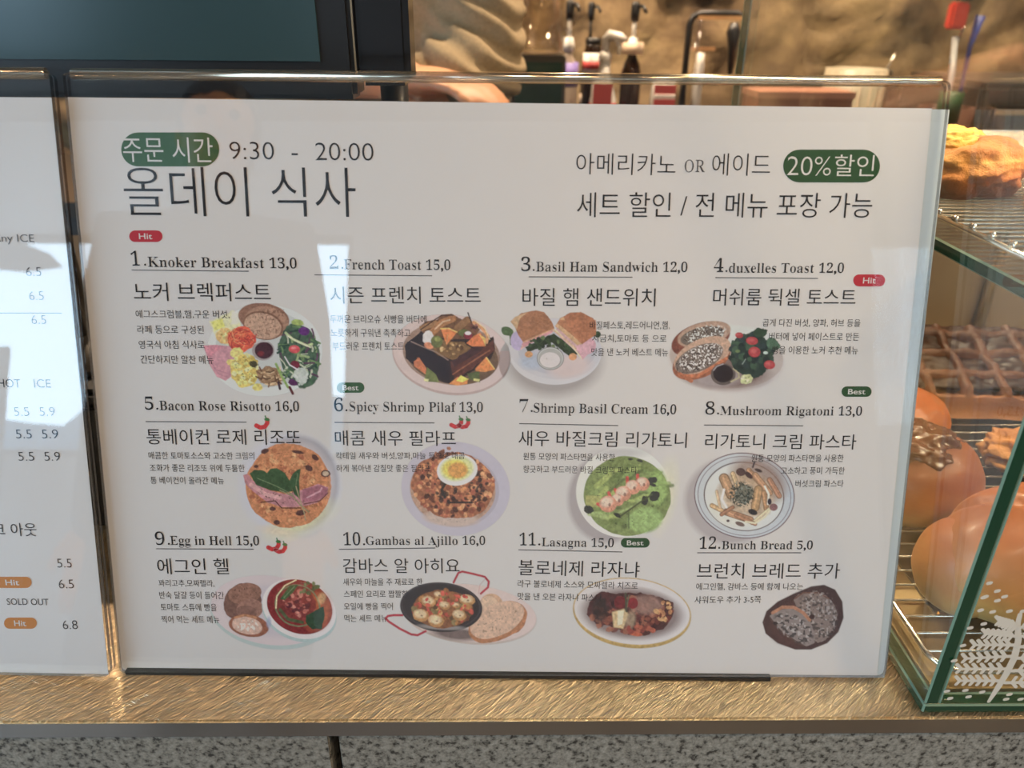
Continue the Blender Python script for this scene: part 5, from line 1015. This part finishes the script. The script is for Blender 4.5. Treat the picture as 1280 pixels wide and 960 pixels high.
bm = bmesh.new(); add_box(bm, (x0_+.015, 1.255, .03), (x0_+.60, 1.279, zat(128, 1.26)), 0, .006); bmo('front_plate', bm, M['darkmetal'], t); box('brass_band', (x0_+.02, 1.2505, zat(140, 1.25)), (x0_+.58, 1.2545, zat(134, 1.25)), mat('tan_band', (.30, .20, .10), .4), t)
for xx in (x0_+.03, x0_+.58): tube('foot', [(xx, 1.45, .0006), (xx, 1.45, .012)], .015, M['black'], t)
tube('steam_pipe', [(x0_+.10, 1.24, zat(150, 1.24)), (x0_+.11, 1.24, zat(100, 1.24)), (x0_+.15, 1.26, zat(84, 1.26)), (x0_+.18, 1.30, zat(96, 1.28))], .005, M['chrome'], t)
t = thing('plastic_pot', 'small green lidded pot in front of the dark machine', 'pot', (xat(1206, 115, 1.16), 1.20, .0005)); lathe('pot_body', [(.016, 0), (.020, .01), (.020, .15), (.0001, .152)], mat('brown_pot', (.07, .05, .04), .4), t); lathe('pot_lid', [(.021, .1525), (.021, zat(112, 1.2)), (.0001, zat(112, 1.2)+.002)], M['greenpl'], t)
# ================================================================== people
def grown(name, shapes, voxel, m, parent=None, smooth=3, ridge=None):
    """one continuous surface grown around limbs (tapering tubes) and masses (ellipsoids)"""
    bm = bmesh.new()
    for s_ in shapes:
        if s_[0] == 't':
            pts = [Vector(q) for q in s_[1]]; add_tube(bm, pts, list(s_[2]), 16)
            for q, r_ in ((pts[0], s_[2][0]), (pts[-1], s_[2][-1])):
                bmesh.ops.create_icosphere(bm, subdivisions=3, radius=r_*.985, matrix=Matrix.Translation(q))
        else:
            mt = Matrix.Translation(s_[1]) @ (s_[3] if len(s_) > 3 else Matrix.Identity(4)) @ Matrix.Diagonal(tuple(s_[2])+(1,))
            bmesh.ops.create_icosphere(bm, subdivisions=4, radius=1, matrix=mt)
    me = bpy.data.meshes.new('g'); bm.to_mesh(me); bm.free(); ob = bpy.data.objects.new('g', me); COL.objects.link(ob)
    md = ob.modifiers.new('r', 'REMESH'); md.mode = 'VOXEL'; md.voxel_size = voxel
    sm = ob.modifiers.new('s', 'SMOOTH'); sm.iterations = smooth; sm.factor = .5
    out = bpy.data.meshes.new_from_object(ob.evaluated_get(bpy.context.evaluated_depsgraph_get())); bpy.data.objects.remove(ob)
    if ridge:
        nv = len(out.vertices); 
        for v in out.vertices: v.co = v.co+v.normal*ridge(v.co)
    out.name = name; return link(name, out, m, parent, True)
def hand(wr, d, up, shapes, curl=.5, side=1):
    wr = Vector(wr); d = Vector(d).normalized(); up = (Vector(up)-d*Vector(up).dot(d)).normalized(); s_ = d.cross(up)*side
    rot = Matrix((s_, d, up)).transposed().to_4x4()
    shapes.append(('e', wr+d*.045, (.040, .052, .016), rot))
    for k, (L_, r_) in enumerate(((.072, .0085), (.080, .0090), (.074, .0086), (.058, .0076))):
        b = wr+d*.085+s_*(-.030+.020*k); p1 = b+d*L_*.45-up*L_*.12*curl; p2 = p1+d*L_*.30-up*L_*.30*curl; p3 = p2+d*L_*.12-up*L_*.30*curl
        shapes.append(('t', [b-d*.02, b, p1, p2, p3], [r_*1.1, r_*1.1, r_, r_*.9, r_*.75]))
    b = wr+d*.02-s_*.032; shapes.append(('t', [b, b+d*.03-s_*.02-up*.006, b+d*.055-s_*.028-up*.016], [.013, .0105, .009]))
SKIN = mat('skin', hexs((206, 150, 112)), .5, Subsurface_Weight=.08)
def person(name, label, J, shirtm, trousm, hairm, coat=False, ridge=None, extra=None, group=None):
    t_ = thing(name, label, 'person', (0, 0, 0)); V = {k: Vector(v) for k, v in J.items() if k != 'face'}; F = Vector(J['face']).normalized()
    up = Vector((0, 0, 1)); sd = F.cross(up).normalized(); hd = V['head']; S = []
    rotm = Matrix((sd, F, up)).transposed().to_4x4()
    S += [('e', hd+up*.02, (.072, .092, .098), rotm), ('e', hd+F*.022-up*.052, (.052, .062, .058), rotm), ('t', [V['neck'], hd-up*.05], [.058, .054])]
    S += [('t', [hd+F*.085+up*.012, hd+F*.104-up*.018], [.008, .014]), ('e', hd+sd*.074, (.008, .016, .028), rotm), ('e', hd-sd*.074, (.008, .016, .028), rotm)]
    S += [('e', V['chest'], (.155, .105, .19), rotm), ('e', (V['chest']+V['pelvis'])/2, (.125, .095, .19), rotm), ('e', V['pelvis'], (.155, .11, .13), rotm)]
    for q in 'LR':
        S += [('t', [V['chest']+up*.12, V['sh'+q], V['el'+q]], [.07, .055, .043]), ('t', [V['el'+q], (V['el'+q]*.7+V['wr'+q]*.3), V['wr'+q]], [.043, .043, .027])]
        dv = V['wr'+q]-V['el'+q]; hand(V['wr'+q], dv, up if abs(dv.normalized().z) < .8 else F, S, .6, 1 if q == 'L' else -1)
        S += [('t', [V['hip'+q], V['kn'+q]], [.085, .055]), ('t', [V['kn'+q], V['kn'+q]*.65+V['an'+q]*.35, V['an'+q]], [.055, .056, .036]), ('t', [V['an'+q], V['an'+q]-up*.045+F*.03, V['an'+q]-up*.05+F*.15], [.036, .036, .028])]
    grown('body', S, .0065, SKIN, t_, 3)
    sh_ = [('e', V['chest'], (.178, .128, .205), rotm), ('e', (V['chest']+V['pelvis'])/2, (.150, .118, .21), rotm), ('e', V['pelvis']+up*.02, (.172, .128, .11 if not coat else .15), rotm), ('t', [V['chest']+up*.15, V['neck']-up*.005], [.085, .068])]
    for q in 'LR':
        e = V['el'+q]; w = V['wr'+q]; sh_ += [('t', [V['chest']+up*.12, V['sh'+q], (V['sh'+q]+e)/2, e], [.085, .080, .074, .066])]
        f_ = .95 if coat else .30; sh_ += [('t', [e, e*(1-f_)+w*f_], [.066, .045 if coat else .062])]
    if coat: sh_ += [('t', [V['pelvis']+up*.1, V['pelvis']-up*.30], [.18, .235])]
    grown('coat' if coat else 'shirt', sh_, .010 if coat else .007, shirtm, t_, 3, ridge)
    tr = [('e', V['pelvis'], (.166, .120, .12), rotm)]
    for q in 'LR': tr += [('t', [V['hip'+q], V['kn'+q], V['an'+q]+up*.05], [.098, .072, .058])]
    grown('trousers', tr, .012, trousm, t_, 2)
    for q in 'LR': grown('shoe', [('t', [V['an'+q]-up*.035-F*.03, V['an'+q]-up*.045+F*.06, V['an'+q]-up*.05+F*.16], [.046, .044, .036])], .009, M['black'], t_, 2)
    hs = [('e', hd+up*.035-F*.012, (.083, .098, .098), rotm), ('e', hd-F*.045-up*.015, (.072, .060, .085), rotm)]
    h = grown('hair', hs, .008, hairm, t_, 2)
    bmh = bmesh.new(); bmh.from_mesh(h.data); dl = [v for v in bmh.verts if (v.co-hd).dot(F) > .045 and (v.co-hd).z < .055]; bmesh.ops.delete(bmh, geom=dl, context='VERTS'); bmh.to_mesh(h.data); bmh.free()
    for s1 in (-1, 1):
        bm = bmesh.new(); bmesh.ops.create_uvsphere(bm, u_segments=12, v_segments=8, radius=.0105, matrix=Matrix.Translation(hd+F*.0865+sd*s1*.030+up*.022)); bmo('eye', bm, mat('eye', (.02, .015, .012), .2), t_, True)
    tube('mouth', [hd+F*.083-sd*.022-up*.052, hd+F*.0885-up*.054, hd+F*.083+sd*.022-up*.052], [.003, .0048, .003], mat('lips', (.42, .14, .11), .5), t_, 8)
    return t_
SHIRT = noisy('beige_shirt', hexs((142, 124, 96)), hexs((156, 138, 108)), 260, .85, .15, .0006)
elb = on_y(594, 88, .80)
def folds(co_):
    q = (co_-elb); d = q.length; k = math.exp(-(d/.11)**2); u = q.x*.35-q.y*.1+q.z*.9
    return k*.0075*math.sin(u*210+q.x*40+3.2*fbm(co_, 11, 2))+.003*fbm(co_, 14, 3)
FL = -.95
person('person', 'person in a beige shirt with rolled sleeves behind the till screen', dict(
    face=(-.75, -.65, 0), head=(-.20, .90, .70), neck=(-.17, .93, .56), chest=(-.155, .945, .36), pelvis=(-.14, .95, .02),
    shR=(-.045, .905, .475), elR=elb, wrR=(-.145, .655, .200), shL=(-.30, 1.04, .475), elL=(-.34, .86, .27), wrL=on_y(500, 96, .70),
    hipR=(-.06, .93, -.02), knR=(-.05, .90, -.45), anR=(-.05, .93, FL+.085), hipL=(-.22, .99, -.02), knL=(-.23, .95, -.45), anL=(-.23, .99, FL+.085)),
    SHIRT, mat('dark_trousers', (.03, .03, .035), .8), mat('dark_hair', (.02, .014, .01), .5), False, folds)
cx_, cy_ = -.63, -1.05
person('person', 'person in a long dark coat standing before the window, seen as a reflection', dict(
    face=(.35, .9, 0), head=(cx_+.01, cy_, .75), neck=(cx_, cy_-.01, .63), chest=(cx_, cy_, .40), pelvis=(cx_, cy_, .05),
    shR=(cx_+.150, cy_-.03, .525), elR=(cx_+.188, cy_-.02, .22), wrR=(cx_+.225, cy_+.06, -.02), shL=(cx_-.150, cy_+.03, .525), elL=(cx_-.165, cy_+.03, .22), wrL=(cx_-.16, cy_+.10, -.02),
    hipR=(cx_+.09, cy_-.01, 0), knR=(cx_+.10, cy_, -.44), anR=(cx_+.10, cy_-.02, FL+.085), hipL=(cx_-.09, cy_+.01, 0), knL=(cx_-.10, cy_+.02, -.44), anL=(cx_-.10, cy_, FL+.085)),
    mat('dark_coat', (.05, .05, .055), .85), mat('grey_trousers', (.05, .05, .06), .8), mat('black_hair', (.015, .012, .01), .5), True)
# ================================================================== seats and parasol by the window, seen only mirrored in the stands
for i, (x, lab) in enumerate(((-2.745, 'narrow tall dark bar chair by the window, nearest the left wall'), (-2.530, 'narrow tall dark bar chair by the window, second from the left wall'))):
    t = thing('bar_chair', lab, 'chair', (x, -2.80, -.95), 0, None); dk = M['darkmetal']
    box('seat', (-.085, -.15, .74), (.085, .15, .78), dk, t, .008); box('backrest', (-.082, -.19, .80), (.082, -.17, 1.52), dk, t, .006)
    for a in (-1, 1):
        tube('leg', [(a*.07, .14, .012), (a*.065, .12, .745)], .010, dk, t); tube('leg', [(a*.07, -.16, .012), (a*.065, -.14, .745)], .010, dk, t); tube('backrest_frame', [(a*.07, -.145, .775), (a*.065, -.165, 1.45)], .008, dk, t)
t = thing('parasol', 'grey parasol standing outside the window', 'parasol', (-6.0, -7.2, -1.2))
lathe('canopy', [(.85, 3.30), (.02, 3.62), (.0001, 3.62)], M['darkmetal'], t, n=8); tube('pole', [(0, 0, .05), (0, 0, 3.6)], .025, M['darkmetal'], t); lathe('base', [(.28, 0), (.28, .05), (.05, .07), (.0001, .07)], M['darkmetal'], t)
